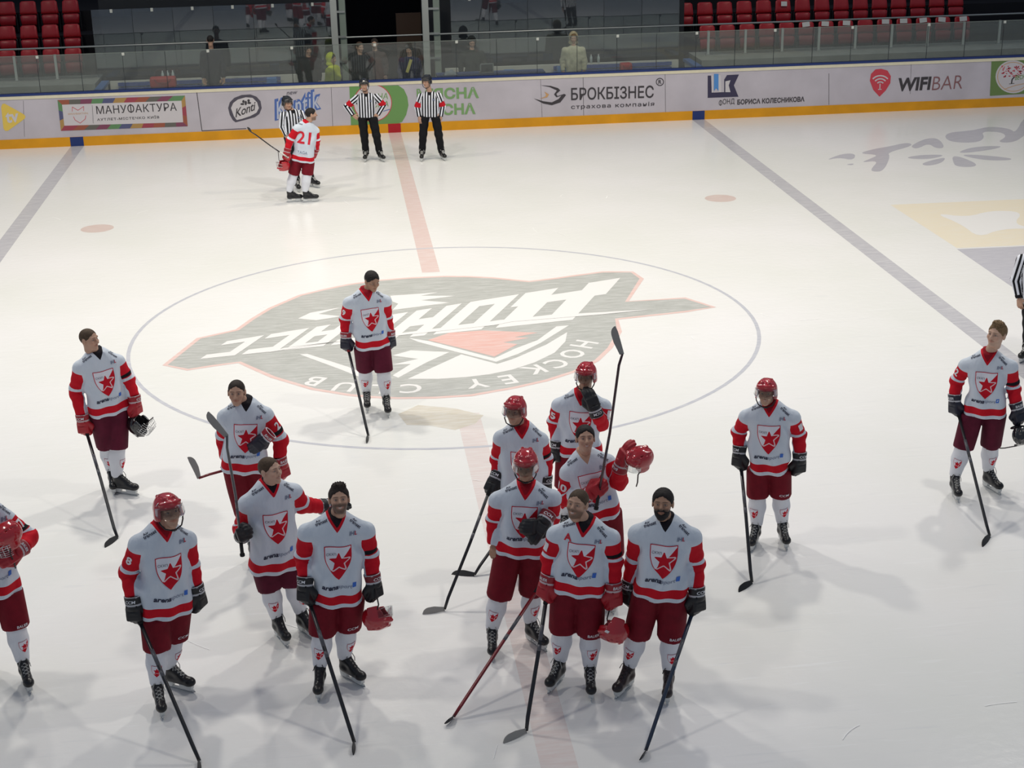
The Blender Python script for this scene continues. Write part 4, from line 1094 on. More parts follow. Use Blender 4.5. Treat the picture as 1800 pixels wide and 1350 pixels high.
# ------------------------------------------------------------------ one person
SKIN = (.50, .30, .21, 1); SKIN_D = (.40, .23, .15, 1); SKIN_L = (.58, .37, .27, 1)
H_DARK = srgb(50, 41, 36); H_BROWN = srgb(78, 62, 48); H_BLK = srgb(36, 32, 31); H_FAIR = srgb(122, 98, 70)
M_PRINT = mat('print_navy', srgb(40, 42, 66), .7); M_PGREY = mat('print_grey', srgb(120, 128, 150), .7); M_PBLUE = mat('print_blue', srgb(60, 110, 200), .7); M_PRED = mat('print_red', srgb(206, 30, 50), .7); M_PWHITE = mat('print_white', srgb(226, 224, 228), .7)
SOCK_M = None
def m4(R, t):
    M = Matrix.Identity(4)
    for i in range(3):
        for j in range(3): M[i][j] = float(R[i][j])
        M[i][3] = float(t[i])
    return M
LOG = []
def figure(name, label, fl, fr, shl, shr, hem, head, al, ar, phi=0., kind='player', group=None, **o):
    """fl/fr (px,py,toe angle) where each skate meets the ice; shl/shr/hem/head places in the photo's frame;
    al/ar: elbow, wrist, hand each (px,py,towards the camera in metres); angles: 0 faces the stands the picture is taken from, + to the right"""
    gz = o.get('gz', 0.0)
    GL, GR = ground(fl[0], fl[1], gz), ground(fr[0], fr[1], gz); base = (GL+GR)/2
    tc = CAM-base; tc[2] = 0; tc = nrm(tc); rv = vec(-tc[1], tc[0], 0)
    pd = o.get('plane', 0.0)
    def dirv(a): a = math.radians(a); return math.cos(a)*tc+math.sin(a)*rv
    def P(x, y, d=0.0):
        r_ = ray(x, y); q = base+tc*(d+pd); t = ((q-CAM)@tc)/(r_@tc); return CAM+t*r_-base
    F0 = dirv(phi); sw = o.get('sw', .17)*math.sin(math.radians(phi)); ln = o.get('lean', 0.03)
    SL, SR = P(shl[0], shl[1], sw+ln), P(shr[0], shr[1], -sw+ln)
    Hf = P(hem[0], hem[1], .15); H = Hf-tc*.15
    mid = (SL+SR)/2; U = nrm(mid-H); F = nrm(F0-(F0@U)*U); S = np.cross(U, F); N = mid+U*(.125 if kind == 'player' else .07); SL = SL-U*.04; SR = SR-U*.04; Lt = float((N-H)@U)
    arms = []
    for sh, a in ((SL, al), (SR, ar)):
        e, w_, h_ = [P(*q) for q in a[:3]]; sg = 1.0 if (sh-mid)@S > 0 else -1.0
        if kind == 'player': e = e-S*sg*.02; w_ = w_-S*sg*.008
        arms.append(dict(sh=sh, el=e, wr=w_, hd=h_, sg=sg, o=(a[3] if len(a) > 3 else {})))
    feet = []
    for g, f in ((GL, fl), (GR, fr)):
        d = dirv(f[2]); feet.append((g-base-d*.035, d))
    bd = o.get('build', 1.0)
    hs = np.array([1.0 if (ft[0]@S) > 0 else -1.0 for ft in feet])
    if hs[0] == hs[1]: hs = np.array([-1.0, 1.0]) if (feet[1][0]-feet[0][0])@S > 0 else np.array([1.0, -1.0])
    HC = H+U*.10; legs = []
    for (fo, d), sg in zip(feet, hs):
        hip = HC+S*sg*.105; ank = fo+vec(0, 0, .215)-d*.058; k = (hip[2]-.555+ .0)/(hip[2]-ank[2]); kn = hip+(ank-hip)*k+F*.035
        legs.append((hip, kn, ank, fo, d))
    LOG.append((name, label[:34], 'base', np.round(base, 2), 'Lt %.2f shw %.2f' % (Lt, np.linalg.norm(SL-SR)), 'arm', ['%.2f/%.2f/%.2f' % (np.linalg.norm(a['el']-a['sh']), np.linalg.norm(a['wr']-a['el']), np.linalg.norm(a['hd']-a['wr'])) for a in arms], 'hemz %.2f shz %.2f' % (H[2], mid[2])))
    # ---------------- head frame
    hx, hy, hphi, hp, hr = (list(head)+[0]*5)[:5]; hd = o.get('headd', .05+ln)
    HD = P(hx, hy, hd); hp = math.radians(hp); X = math.cos(hp)*dirv(hphi)-math.sin(hp)*vec(0, 0, 1); Zu = math.sin(hp)*dirv(hphi)+math.cos(hp)*vec(0, 0, 1); Y = np.cross(Zu, X)
    hr = math.radians(hr); Z2_ = math.cos(hr)*Zu+math.sin(hr)*Y; Y = np.cross(Z2_, X); RH = np.stack([X, Y, Z2_], 1)
    # ---------------- body: one skin from head to toe
    skin = o.get('skin', SKIN); hairc = o.get('hairc', H_DARK)
    HS = o.get('hs', 1.0 if o.get('helmet') else 1.0)
    hV, hQ, hC = head_mesh(o.get('smile', 0.0), o.get('stubble', .0), skin, hairc)
    hV = hV*HS; VV = [hV@RH.T+HD]; QQ = [hQ]; CC = [hC]; n0 = len(hV)
    def bodyf(p):
        d = cone(p, H+U*.13, mid-U*.07, .10, .10); d = np.maximum(d, np.abs((p-H)@F)-.08)
        d = smin(d, cone(p, N-U*.03, HD-Z2_*.06-X*.025, .058, .054), .03)
        for a in arms:
            d = smin(d, cone(p, a['sh']-U*.01, a['el'], .058, .045), .03); d = smin(d, cone(p, a['el'], a['wr'], .042, .029), .02)
        for hip, kn, ank, fo, dd in legs:
            l = smin(cone(p, hip+(kn-hip)*.12, kn, .080, .060), cone(p, kn, ank, .056, .038), .02); l = smin(l, cone(p, ank, fo+vec(0, 0, .10)+dd*.13, .036, .028), .02); d = smin(d, l, .03)
        return d
    pts = [H, mid, N, HD-Z2_*.05]+[a[k] for a in arms for k in ('sh', 'el', 'wr')]+[q for l in legs for q in (l[0], l[1], l[2], l[3]+vec(0, 0, .1)+l[4]*.13)]
    lo, hi = bounds(pts, .12); bV, bQ = surf(bodyf, lo, hi, .021)
    VV.append(bV); QQ.append(bQ+n0); CC.append(np.tile(np.array(skin), (len(bV), 1))); n0 += len(bV)
    glove_jobs = []
    for a in arms:
        x = nrm(a['hd']-a['wr']); bk = a['o'].get('back'); bk = (S*a['sg']*.62+F*.78) if bk is None else (dirv(bk[0])*math.cos(math.radians(bk[1]))+vec(0, 0, math.sin(math.radians(bk[1]))))
        z = bk-(bk@x)*x; z = nrm(z); y = np.cross(z, x)
        thumb = F if a['o'].get('thumb') is None else dirv(a['o']['thumb'][0])*math.cos(math.radians(a['o']['thumb'][1]))+vec(0, 0, math.sin(math.radians(a['o']['thumb'][1])))
        mir = bool(y@thumb < 0); R = np.stack([x, y, z], 1); gl = a['o'].get('glove', o.get('glove', 'black')); curl = a['o'].get('curl', 1.15)
        cen = a['wr']+x*(.062 if gl else .0)
        a['fe'] = a['wr']+x*(.05 if gl else -.0)
        V_, Q_ = bare_hand(curl, mir); k = 1.0 if gl is None else .95
        VV.append((V_*k)@R.T+cen); QQ.append(Q_+n0); CC.append(np.tile(np.array(skin), (len(V_), 1))); n0 += len(V_)
        a['R'] = R; a['mir'] = mir; a['cen'] = cen
        if gl: glove_jobs.append((gl, curl, mir, R, cen))
    body = link('person', fastmesh('person', np.concatenate(VV), np.concatenate(QQ), [skin_mat()], cols={'tone': np.concatenate(CC)}), None, base)
    tag(body, label, 'person', group)
    # ---------------- hair, helmet
    MH = m4(RH*HS, HD)
    if o.get('hair'):
        V_, Q_ = hair_mesh(o['hair']); hm = mat('hair_%02x%02x%02x' % tuple(int(255*c) for c in hairc[:3]), hairc, .7, .3, noise=.3, nscale=60)
        link('hair', fastmesh('hair', V_@(RH*HS).T+HD, Q_, [hm]), body)
    if o.get('beard'):
        V_, Q_ = beard_mesh(); link('beard', fastmesh('beard', V_@(RH*HS).T+HD, Q_, [mat('hair_%02x%02x%02x' % tuple(int(255*c) for c in hairc[:3]), hairc, .7, .3, noise=.3, nscale=60)]), body)
    if o.get('helmet'):
        helmet_obj(MH, body, o['helmet'], o.get('visor', True), True, sticker=o.get('sticker', False))
    if o.get('hood'):
        hc = o['hood']; V_, Q_ = surf(lambda p: smax(smin(ellip(p, vec(-.03, 0, .02), vec(.125, .115, .14)), ellip(p, vec(-.04, 0, -.12), vec(.10, .12, .06)), .04), -ellip(p, vec(.05, 0, .0), vec(.09, .088, .12)), .01), (-.2, -.16, -.22), (.14, .16, .18), .011)
        link('hood', fastmesh('hood', V_@(RH*HS).T+HD, Q_, [mat('cloth_%02x%02x%02x' % tuple(int(255*c) for c in hc[:3]), hc, .9, .1, noise=.25, nscale=30)]), body)
    # ---------------- jersey / shirt / jacket
    ph = R3.uniform(0, 6, 4); loose = o.get('loose', 1.0)
    if kind == 'player': prof = ([0, .3, .6, .8, 1.0], [.218, .206, .198, .182, .085], [.166, .152, .140, .120, .085]); sr = (.084, .074, .071, .074, .062)
    else: prof = ([0, .3, .6, .8, 1.0], [.185, .19, .20, .185, .085], [.125, .13, .13, .115, .08]); sr = (.060, .072, .080, .068, .050)
    def parts_of(p):
        u = (p-H)@U; s = (p-H)@S; f = (p-H)@F; t = np.clip(u/Lt, 0, 1)
        wd = np.interp(t, prof[0], prof[1])*bd; dp = np.interp(t, prof[0], prof[2])*bd
        q = (np.abs(s/wd)**2.5+np.abs(f/dp)**2.5)**(1/2.5); d = (q-1)*np.minimum(wd, dp)
        amp = np.clip(1-t*.8, 0, 1)*.014*loose
        d = d+amp*np.sin(s*34+2.2*np.sin(u*7+ph[0])+ph[1])+.006*loose*np.sin(u*24+s*19*np.sign(ph[3]-3)+2*np.sin(s*11+ph[0])+ph[2])*np.clip(1-abs(t-.45)*1.5, 0, 1)
        d = smax(smax(d, -u, .012), u-Lt+.005, .02)
        return u, s, f, d
    def armd(p, a):
        d1 = cone(p, a['sh'], a['el'], sr[2]*bd, sr[3]*bd); d2 = cone(p, a['el'], a['wr'], sr[3]*bd, sr[4]); v1 = a['el']-a['sh']; v2 = a['wr']-a['el']; L1 = np.linalg.norm(v1); L2 = np.linalg.norm(v2)+1e-6
        t1 = (p-a['sh'])@v1/L1; t2 = L1+(p-a['el'])@v2/L2
        w_ = np.clip((d1-d2)/.05+.5, 0, 1); at_ = t1*(1-w_)+np.maximum(t2, np.minimum(t1, L1))*w_
        d2 = smax(d2, (p-a['wr'])@v2/L2-.0, .01)
        d = smin(d1, d2, .03)
        return d+.007*loose*np.sin(at_*62+ph[3]+3*np.sin((p@S)*20))*np.exp(-((at_-L1)/.14)**2), at_, L1
    def jf(p):
        u, s, f, d = parts_of(p)
        for a in arms:
            d = smin(d, cone(p, N-U*.088+S*a['sg']*.040, a['sh']-U*.008, sr[0], sr[1]), .07)
        for a in arms: d = smin(d, armd(p, a)[0], .028)
        if kind == 'player': d = smin(d, np.maximum(cone(p, N-U*.07, N+U*.03-F*.012, .070, .066), np.abs((p-N)@U+.02)-.055+.9*np.maximum((p-N)@F-.02, 0)), .02)
        return d
    pts = [H-S*.3, H+S*.3, H+F*.2, H-F*.2, N]+[a[k] for a in arms for k in ('sh', 'el', 'wr')]
    lo, hi = bounds(pts, .13); jV, jQ = surf(jf, lo, hi, o.get('vox', .0155))
    u, s, f, dt = parts_of(jV); am = np.full(len(jV), -9.0); at_ = np.zeros(len(jV)); fl_ = np.zeros(len(jV)); st = s.copy()
    for i, a in enumerate(arms):
        d, t, L1 = armd(jV, a); m_ = dt-d; w_ = m_ > am; am = np.where(w_, m_, am); at_ = np.where(w_, t*(.29/L1 if kind == 'player' else 1), at_)
        fl_ = np.where(w_ & (jV@S*a['sg'] > 0), 1.0 if a['o'].get('band') else 0.0, fl_)
        v1 = nrm(a['el']-a['sh']); v2 = nrm(a['wr']-a['el']); q1 = nrm(np.cross(v1, tc)); q2 = nrm(np.cross(v2, tc)); 
        qq = np.where(t < L1, (jV-a['sh'])@q1, (jV-a['el'])@q2); st = np.where(w_ & (m_ > 0), qq, st)
    v = Lt+.012-u; vn = np.where(f > -.015, np.abs(s)-.070*(1-v/.112), np.hypot(s, f+.01)-.075); vn = np.where(u > Lt-.2, vn, 1.0)
    if kind == 'player': jm = jersey_mat(o.get('collar', 'red'), o.get('tee', 'dark_red' if o.get('collar', 'red') == 'red' else 'black')); jn = 'jersey'
    elif kind == 'referee': jm = stripe_mat(); jn = 'striped_shirt'
    else: jc = o['jacket']; jm = mat('cloth_%02x%02x%02x' % tuple(int(255*c) for c in jc[:3]), jc, .85, .15, noise=.15, nscale=14, bump=.3, bscale=30); jn = 'jacket'
    jersey = link(jn, fastmesh(jn, jV, jQ, [jm], attrs={'ja': np.stack([u, at_, am], 1), 'jb': np.stack([vn, st, fl_], 1)}), body)
    bv = BVHTree.FromPolygons([tuple(q) for q in jV], [tuple(map(int, q)) for q in jQ])
    if kind == 'player':
        rt = S
        if not o.get('back'):
            c = H+U*(Lt*.52+.15); put_crest('crest', bv, c, rt, U, F, .222, jersey, CREST_BIG)
            put_text('crest_lettering', bv, 'СКХП', c-U*.068-rt*.056, rt, U, F, .022, M_PRINT, jersey, -.005, lift=.0075, width=.078)
            c = H+U*.195; put_text('sponsor_lettering', bv, 'arena', c-rt*.072, rt, U, F, .030, M_PRINT, jersey, .03, .25, width=.135); put_text('sponsor_lettering', bv, 'sport', c+rt*.050, rt, U, F, .036, M_PGREY, jersey, 0, .2, width=.115)
            V2 = np.array([(-.016, -.02), (.014, -.02), (.018, .02), (-.012, .02)]); Pq = project(bv, V2, c+rt*.125+U*.02, rt, U, F, .005); link('blue_emblem', mesh_of('blue_emblem', Pq, [(0, 1, 2, 3)], [M_PBLUE]), jersey)
            for a in arms:
                q = mid+U*(.055 if a['sg'] < 0 else .025)+S*a['sg']*(.125 if a['sg'] < 0 else .150)+F*.04; nm = nrm(F*.66+U*.75); up = nrm(U*.66-F*.75)
                ang = .16 if a['sg'] < 0 else -.62; r2 = nrm(rt*math.cos(ang)+up*math.sin(ang)); u2 = np.cross(nm, r2)
                put_text('shoulder_lettering', bv, 'Air', q+u2*.028-r2*.02, r2, u2, nm, .022, M_PRINT, jersey, .02); put_text('shoulder_lettering', bv, 'transat', q, r2, u2, nm, .026, M_PRINT, jersey, .02, width=.098)
            q = mid-U*.010+S*.128; put_text('league_emblem', bv, 'IHL', q, rt, U, F, .036, M_PGREY, jersey, .03, .15, width=.062)
            put_text('league_emblem', bv, 'L', q+rt*.022, rt, U, F, .03, M_PRED, jersey, .02, .15, lift=.0065)
            if o.get('letter'): put_text('letter', bv, o['letter'], mid-U*.005-S*.118, rt, U, F, .062, M_PRED, jersey, .03)
        else:
            c = H+U*(Lt*.62); put_text('number', bv, o['back'][0], c, -S, U, -F, .235, M_PRED, jersey, .02, width=.26)
            put_text('name_lettering', bv, o['back'][1], H+U*.20, -S, U, -F, .055, M_PGREY, jersey, 0, width=.20); put_text('name_lettering', bv, 'Air transat', N-U*.05-(-S)*.12, -S, U, -F, .025, M_PRINT, jersey, .01, width=.13); put_text('small_lettering', bv, 'arenasport', H+U*.155, -S, U, -F, .012, M_PRED, jersey, .0, width=.16)
        for a in arms:
            if a['o'].get('num'):
                dn = nrm(a['el']-a['sh']); L1 = np.linalg.norm(a['el']-a['sh']); nm = S*a['sg']*.75+F*.66; nm = nrm(nm-(nm@dn)*dn); r_ = np.cross(-dn, nm)
                c = a['sh']+dn*L1*.43; put_text('number', bv, a['o']['num'], c, r_, -dn, nm, .085, M_PWHITE, jersey, .035, width=.05*len(a['o']['num']))
    if kind == 'referee':
        put_text('chest_emblem', bv, 'H', N-U*.15+S*.09, S, U, F, .05, M_PGREY, jersey, .06, width=.045)
    for gl, curl, mir, R, cen in glove_jobs:
        me, mt = glove_meshes(gl, curl, mir); g = link('glove', me, body); g.matrix_local = m4(R, cen); link('glove_lettering', mt, g)
    # ---------------- pants, socks, skates
    pc = o.get('pants', srgb(96, 18, 38)); kz = o.get('long')
    pr = (.127, .116) if kind == 'player' else (.112, .085)
    def pf(p):
        d = ellip(p, HC-U*.0, vec(.195, .195, .13)*bd); f_ = (p-HC)@F; d = smax(d, np.abs(f_)-.135*bd, .05)
        for hip, kn, ank, fo, dd in legs:
            ld = nrm(kn-hip)
            if kind == 'player':
                l = cone(p, hip-S*0, kn+ld*.03, pr[0]*bd, pr[1]*bd)+.004*np.sin((p@S)*40+ph[0]); l = smax(l, (p-kn)@ld-.01, .012)
            else:
                l = smin(cone(p, hip, kn, pr[0], pr[1]), cone(p, kn, ank-vec(0, 0, .06), pr[1], .072), .03)+.004*np.sin(p[:, 2]*38+ph[1]+4*(p@S)); l = smax(l, fo[2]+.125-p[:, 2], .01)
            d = smin(d, l, .012)
        return smax(d, (p-H)@U-.012, .012)
    pts = [HC-S*.22, HC+S*.22, HC+F*.2, HC-F*.2]+[q for l in legs for q in ((l[0], l[1]) if kind == 'player' else l[:3])]
    lo, hi = bounds(pts, .15); pV, pQ = surf(pf, lo, hi, .018)
    pm = mat('pants_%02x%02x%02x' % tuple(int(255*c) for c in pc[:3]), pc, .75, .2, noise=.18, nscale=12, bump=.25, bscale=30)
    if kind != 'spectator' or not o.get('half'):
        pants = link('pants', fastmesh('pants', pV, pQ, [pm]), body)
        if o.get('pword'):
            pbv = BVHTree.FromPolygons([tuple(q) for q in pV], [tuple(map(int, q)) for q in pQ])
            hip, kn, ank, fo, dd = max(legs, key=lambda l: l[0]@S); nmv = nrm(F+S*.35); r_ = nrm(np.cross(vec(0, 0, 1), nmv)); put_text('pants_lettering', pbv, o['pword'], kn+vec(0, 0, .045), r_, vec(0, 0, 1), nmv, .024, M_PWHITE, pants, .015, .1, width=.10)
    for (hip, kn, ank, fo, dd), sg in zip(legs, hs):
        if kind == 'player':
            fk = nrm(F*.6+dd*.4); 
            def sf(p):
                c1 = kn+(ank-kn)*.42+fk*-.012; d = smin(cone(p, kn+nrm(hip-kn)*.09, c1, .088, .084), cone(p, c1, ank, .084, .060), .03)
                d = smin(d, cone(p, kn+fk*.035, ank+(kn-ank)*.25+fk*.03, .060, .045), .03)
                return smax(d+.003*np.sin(p[:, 2]*90+ph[2])*np.clip((p[:, 2]-.5)/.06, 0, 1), (p-ank)@nrm(ank-kn)-.01, .012)
            lo, hi = bounds([kn+nrm(hip-kn)*.09, ank, kn], .13); sV, sQ = surf(sf, lo, hi, .0155)
            sk = link('sock', fastmesh('sock', sV, sQ, [mat('sock_white', srgb(224, 226, 232), .85, .15, bump=.3, bscale=40)]), body)
            sbv = BVHTree.FromPolygons([tuple(q) for q in sV], [tuple(map(int, q)) for q in sQ]); ld = nrm(kn-ank); nm = nrm(fk*.9+S*sg*.25); nm = nrm(nm-(nm@ld)*ld)
            put_crest('sock_crest', sbv, ank+(kn-ank)*.66, np.cross(ld, nm), ld, nm, .085, sk, CREST_SMALL)
        if not o.get('half'):
            R = np.stack([dd, np.cross(vec(0, 0, 1), dd), vec(0, 0, 1)], 1)
            if kind != 'spectator':
                b_ = link('skate', SK_BOOT[o.get('boot', 'black')], body); b_.matrix_local = m4(R, fo)
                link('blade_holder', SK_HOLD, b_); link('blade', SK_BLADE, b_); link('laces', SK_LACE[o.get('laces', 'grey')], b_)
            else:
                V_, Q_ = shoe_mesh(); sh_ = link('shoe', fastmesh('shoe', V_, Q_, [mat('shoe_black', srgb(24, 24, 26), .5)]), body); sh_.matrix_local = m4(R, fo)
    return dict(P=lambda x, y, d=0.0: P(x, y, d)+base, base=base, arms=arms, tc=tc, rv=rv, body=body, dirv=dirv)
_SHOE = []
def shoe_mesh():
    if not _SHOE: _SHOE.append(surf(lambda P: smax(smin(cone(P, vec(-.06, 0, .05), vec(.14, 0, .035), .045, .038), cone(P, vec(-.05, 0, .06), vec(-.055, 0, .14), .045, .045), .03), .002-P[:, 2], .005), (-.13, -.07, -.02), (.21, .07, .2), .012))
    return _SHOE[0]
# ------------------------------------------------------------------ hockey stick
def stick(label, top, heel, tip, shaft=None, tape=None, blade=None, bladeh=.062, up=None, group='hockey sticks'):
    top, heel, tip = [np.array(q, float) for q in (top, heel, tip)]
    sm = mat('stick_'+(shaft or 'black'), {'black': srgb(34, 34, 38), 'red': srgb(120, 24, 34), 'grey': srgb(96, 96, 98), 'maroon': srgb(66, 40, 46), 'navy': srgb(40, 52, 72)}[shaft or 'black'], .3, .5)
    bm_ = mat('blade_'+(blade or 'black'), {'black': srgb(30, 30, 32), 'grey': srgb(150, 148, 144)}[blade or 'black'], .5)
    r = empty('hockey_stick', heel); tag(r, label, 'hockey stick', None)
    ax = nrm(top-heel); bl = tip-heel; bd_ = nrm(bl)
    upv = ax-(ax@bd_)*bd_ if up is None else np.array(up)-(np.array(up)@bd_)*bd_; upv = nrm(upv); nv = nrm(np.cross(bd_, upv))
    base_ = upv*bladeh*.45
    b = MB(); L = np.linalg.norm(top-heel); b.tube([base_*.55, base_+ax*.10, (top-heel)*.5, top-heel], [.013, .015, .0148, .0148], 8, squash=(1.15, .8)); b.build('shaft', sm, r, True)
    b = MB(); b.tube([(top-heel)*(1-.20/L), top-heel+ax*.004], .0185, 8, squash=(1.15, .85)); b.tube([top-heel-ax*.01, top-heel+ax*.012], .022, 8); b.build('grip_tape', mat('tape_'+(tape or 'black'), {'black': srgb(30, 30, 32), 'white': srgb(214, 212, 206), 'red': srgb(150, 40, 46)}[tape or 'black'], .8), r, True)
    b = MB(); b.tube([(top-heel)*.53, (top-heel)*.57], .0152, 8, squash=(1.16, .82)); b.tube([(top-heel)*.60, (top-heel)*.70], .0152, 8, squash=(1.16, .82)); b.build('shaft_graphic', mat('stick_print', srgb(88, 88, 94), .35), r, True)
    n = 16; V = []
    for i in range(n+1):
        t = i/n; c = bd_*np.linalg.norm(bl)*t+nv*.03*t*t; hh = bladeh*(1 if t < .7 else math.sqrt(max(.08, 1-.92*((t-.7)/.3)**2)))*(.62+.38*min(1, t*2.2)); lo_ = bladeh*.10*max(0, (t-.8)/.2)
        th = .0065
        for a, s_ in ((lo_, 1), (hh, 1), (hh, -1), (lo_, -1)): V.append(c+upv*a+nv*s_*th*.5)
    Fs = [(4*i+k, 4*i+(k+1) % 4, 4*i+4+(k+1) % 4, 4*i+4+k) for i in range(n) for k in range(4)]+[(0, 1, 2, 3), (4*n+3, 4*n+2, 4*n+1, 4*n)]
    MB().add(V, Fs).build('blade', bm_, r, False)
    return r
def carried_helmet(label, c, fwd, upv, colour='red', **k):
    X = nrm(np.array(fwd)); Z = np.array(upv); Z = nrm(Z-(Z@X)*X); Y = np.cross(Z, X)
    h = helmet_obj(m4(np.stack([X, Y, Z], 1), c), None, colour, worn=False, **k); tag(h, label, 'helmet'); return h
# ================================================================== THE PLAYERS
GRP = 'hockey players in white and red'
PLUM = srgb(92, 24, 46); MAR = srgb(118, 18, 34)
P1 = figure('p1', 'bare headed player with buzz cut standing alone at far left, stick in one hand', (200, 862, 0), (222, 869, 55), (139, 640), (206, 629), (192, 731), (157, 597, 50, -6),
    ((130, 688, -.02), (143, 731, .08), (148, 757, .10), dict(glove='redccm')), ((228, 668, -.03), (237, 697, .05), (241, 722, .07), dict(band=1, glove='redccm')), 14, group=GRP, hair='buzz', hairc=H_BROWN, collar='white', pants=PLUM, laces='black')
P2 = figure('p2', 'bare headed player holding a stick level in his bare hand, glove tucked at chest', (447, 990, 0), (488, 984, 10), (396, 726), (467, 722), (430, 834), (416, 690, -8, -8),
    ((389, 768, -.16), (396, 806, -.14), (393, 828, -.10), dict(glove=None, curl=1.3)), ((497, 772, -.02), (493, 806, .05), (497, 826, .06), dict(band=1, num='2', glove='red')), 0, group=GRP, hair='buzz', hairc=H_DARK, collar='white', pants=MAR, plane=.05)
P3 = figure('p3', 'bare headed player in profile, one arm stretched round a smiling bearded player', (496, 1127, 20), (541, 1117, 30), (433, 878), (516, 857), (484, 1010), (475, 827, 48, -12),
    ((421, 932, -.10), (424, 942, .13), (425, 940, .24), dict(glove='black', back=(-60, 0), thumb=(0, 90))), ((535, 886, -.08), (566, 890, -.20), (579, 888, -.24), dict(glove='black', curl=.4, back=(180, 40))), 16, group=GRP, hair='buzz', hairc=H_BROWN, pants=PLUM, smile=.3, skin=SKIN_L, tee='black', laces='black')
P4 = figure('p4', 'smiling bearded player with dark upswept hair carrying a red helmet with clear visor', (563, 1218, -8), (620, 1198, 38), (539, 928), (643, 925), (596, 1068), (596, 878, 2, -20),
    ((530, 980, -.06), (535, 1016, .05), (536, 1040, .08), dict(glove='black')), ((655, 978, -.03), (656, 1011, .04), (659, 1036, .06), dict(glove='blackred', band=1)), 2, group=GRP, hair='quiff', hairc=H_DARK, stubble=.75, smile=.9, tee='black', pants=MAR, pword='CCM', laces='black')
P5 = figure('p5', 'helmeted player with number 8 on his sleeve, stick running out of the picture', (283, 1250, 4), (316, 1212, 50), (242, 948), (329, 941), (294, 1089), (296, 899, 18, -14),
    ((222, 1006, -.04), (232, 1051, .08), (236, 1073, .10), dict(glove='black', num='8')), ((340, 997, -.07), (345, 1030, -.01), (350, 1053, .0), dict(glove='black')), 16, group=GRP, helmet='red', sticker=True, pants=MAR, pword='CCM', laces='grey', hs=1.08)
P6 = figure('p6', 'player cut off by the left picture edge hugging a caged red helmet', (-18, 1192, 0), (49, 1207, 5), (-62, 908), (10, 905), (-10, 1055), (-28, 868, 10, 0),
    ((-76, 970, -.05), (-50, 985, .22), (-25, 980, .28), dict(glove='red')), ((56, 944, .05), (42, 962, .22), (20, 976, .30), dict(glove='red', num='7', band=1, back=(0, 20))), 10, group=GRP, hair='short', hairc=H_DARK, pants=MAR, pword='BAUER')
P7 = figure('p7', 'dark haired player standing alone on the grey centre emblem, looking down', (646, 719, 0), (681, 728, 4), (613, 527), (677, 524), (654, 615), (654, 494, 28, 14),
    ((605, 562, -.04), (607, 586, .03), (608, 607, .05), dict(glove='navyred', num='9')), ((682, 560, -.08), (686, 583, -.05), (687, 600, -.03), dict(glove='navyred')), 10, group=GRP, hair='short', hairc=H_BLK, skin=SKIN_D, pants=PLUM)
P8 = figure('p8', 'helmeted player half hidden behind the helmeted player with one bare hand', (893, 1012, -10), (935, 1006, 10), (881, 763), (950, 767), (918, 890), (905, 722, -20, -8),
    ((872, 806, -.05), (874, 832, .02), (868, 848, .06), dict(glove='black')), ((962, 808, -.04), (960, 838, .03), (958, 862, .05), dict(glove='black', band=1)), 5, group=GRP, helmet='red', pants=MAR)
P9 = figure('p9', 'helmeted player covering his mouth with a black glove', (992, 944, 0), (1026, 940, 10), (983, 706), (1062, 708), (1018, 806), (1030, 661, -14, -4),
    ((972, 742, -.05), (978, 776, .02), (978, 800, .04), dict(glove='black', num='15')), ((1061, 745, .10), (1050, 728, .24), (1040, 704, .24), dict(glove='black', curl=.5, back=(15, 10), thumb=(-60, 60), num='1')), -4, group=GRP, helmet='red', skin=SKIN_D, pants=MAR)
P10 = figure('p10', 'helmeted player with one bare hand, glove held against his waist, looking down', (866, 1150, 0), (943, 1135, 34), (875, 872), (972, 868), (918, 982), (924, 818, -8, 4),
    ((866, 914, -.05), (867, 957, .02), (867, 980, .05), dict(glove=None, curl=.75)), ((972, 912, -.03), (956, 926, .16), (944, 926, .22), dict(glove='blackred', back=(20, 20))), -2, group=GRP, helmet='red', sticker=True, skin=SKIN_D, pants=MAR)
P11 = figure('p11', 'bare headed player with number 10 raising a stick upright and a red helmet', (1040, 1078, 0), (1078, 1068, 0), (997, 824), (1066, 806), (1052, 918), (1029, 771, 8, -20),
    ((990, 876, -.02), (1028, 872, .20), (1052, 860, .26), dict(glove='red', num='10', back=(-20, -10), thumb=(0, 90))), ((1092, 846, .10), (1091, 824, .24), (1098, 800, .26), dict(glove='red', curl=.4, back=(-60, 0), thumb=(-90, 30))), 8, group=GRP, hair='short', hairc=H_BLK, smile=.7, collar='white', tee='skin', pants=MAR)
P12 = figure('p12', 'laughing bearded player with a letter A on his chest, helmet carried at his side', (977, 1206, -25), (1038, 1218, 2), (978, 932), (1075, 938), (1016, 1050), (1015, 886, -22, -16, 6),
    ((963, 978, -.04), (963, 1012, .04), (958, 1037, .06), dict(glove='red', num='1')), ((1083, 986, .03), (1080, 1026, .09), (1080, 1054, .11), dict(glove='red', band=1)), -6, group=GRP, hair='buzz', hairc=H_BROWN, stubble=.7, smile=1.0, tee='black', letter='A', pants=MAR, pword='BAUER')
P13 = figure('p13', 'black bearded player standing at the right of the player with letter A', (1097, 1216, -28), (1174, 1224, -4), (1121, 930), (1218, 936), (1163, 1058), (1165, 885, -8, -14),
    ((1111, 984, -.12), (1106, 1022, -.10), (1103, 1046, -.09), dict(glove='black')), ((1227, 990, -.03), (1226, 1034, .05), (1226, 1058, .07), dict(glove='black')), -2, group=GRP, hair='short', hairc=H_BLK, beard=True, stubble=.8, skin=SKIN_D, collar='white', pants=MAR, pword='BAUER', boot='brown', laces='black')
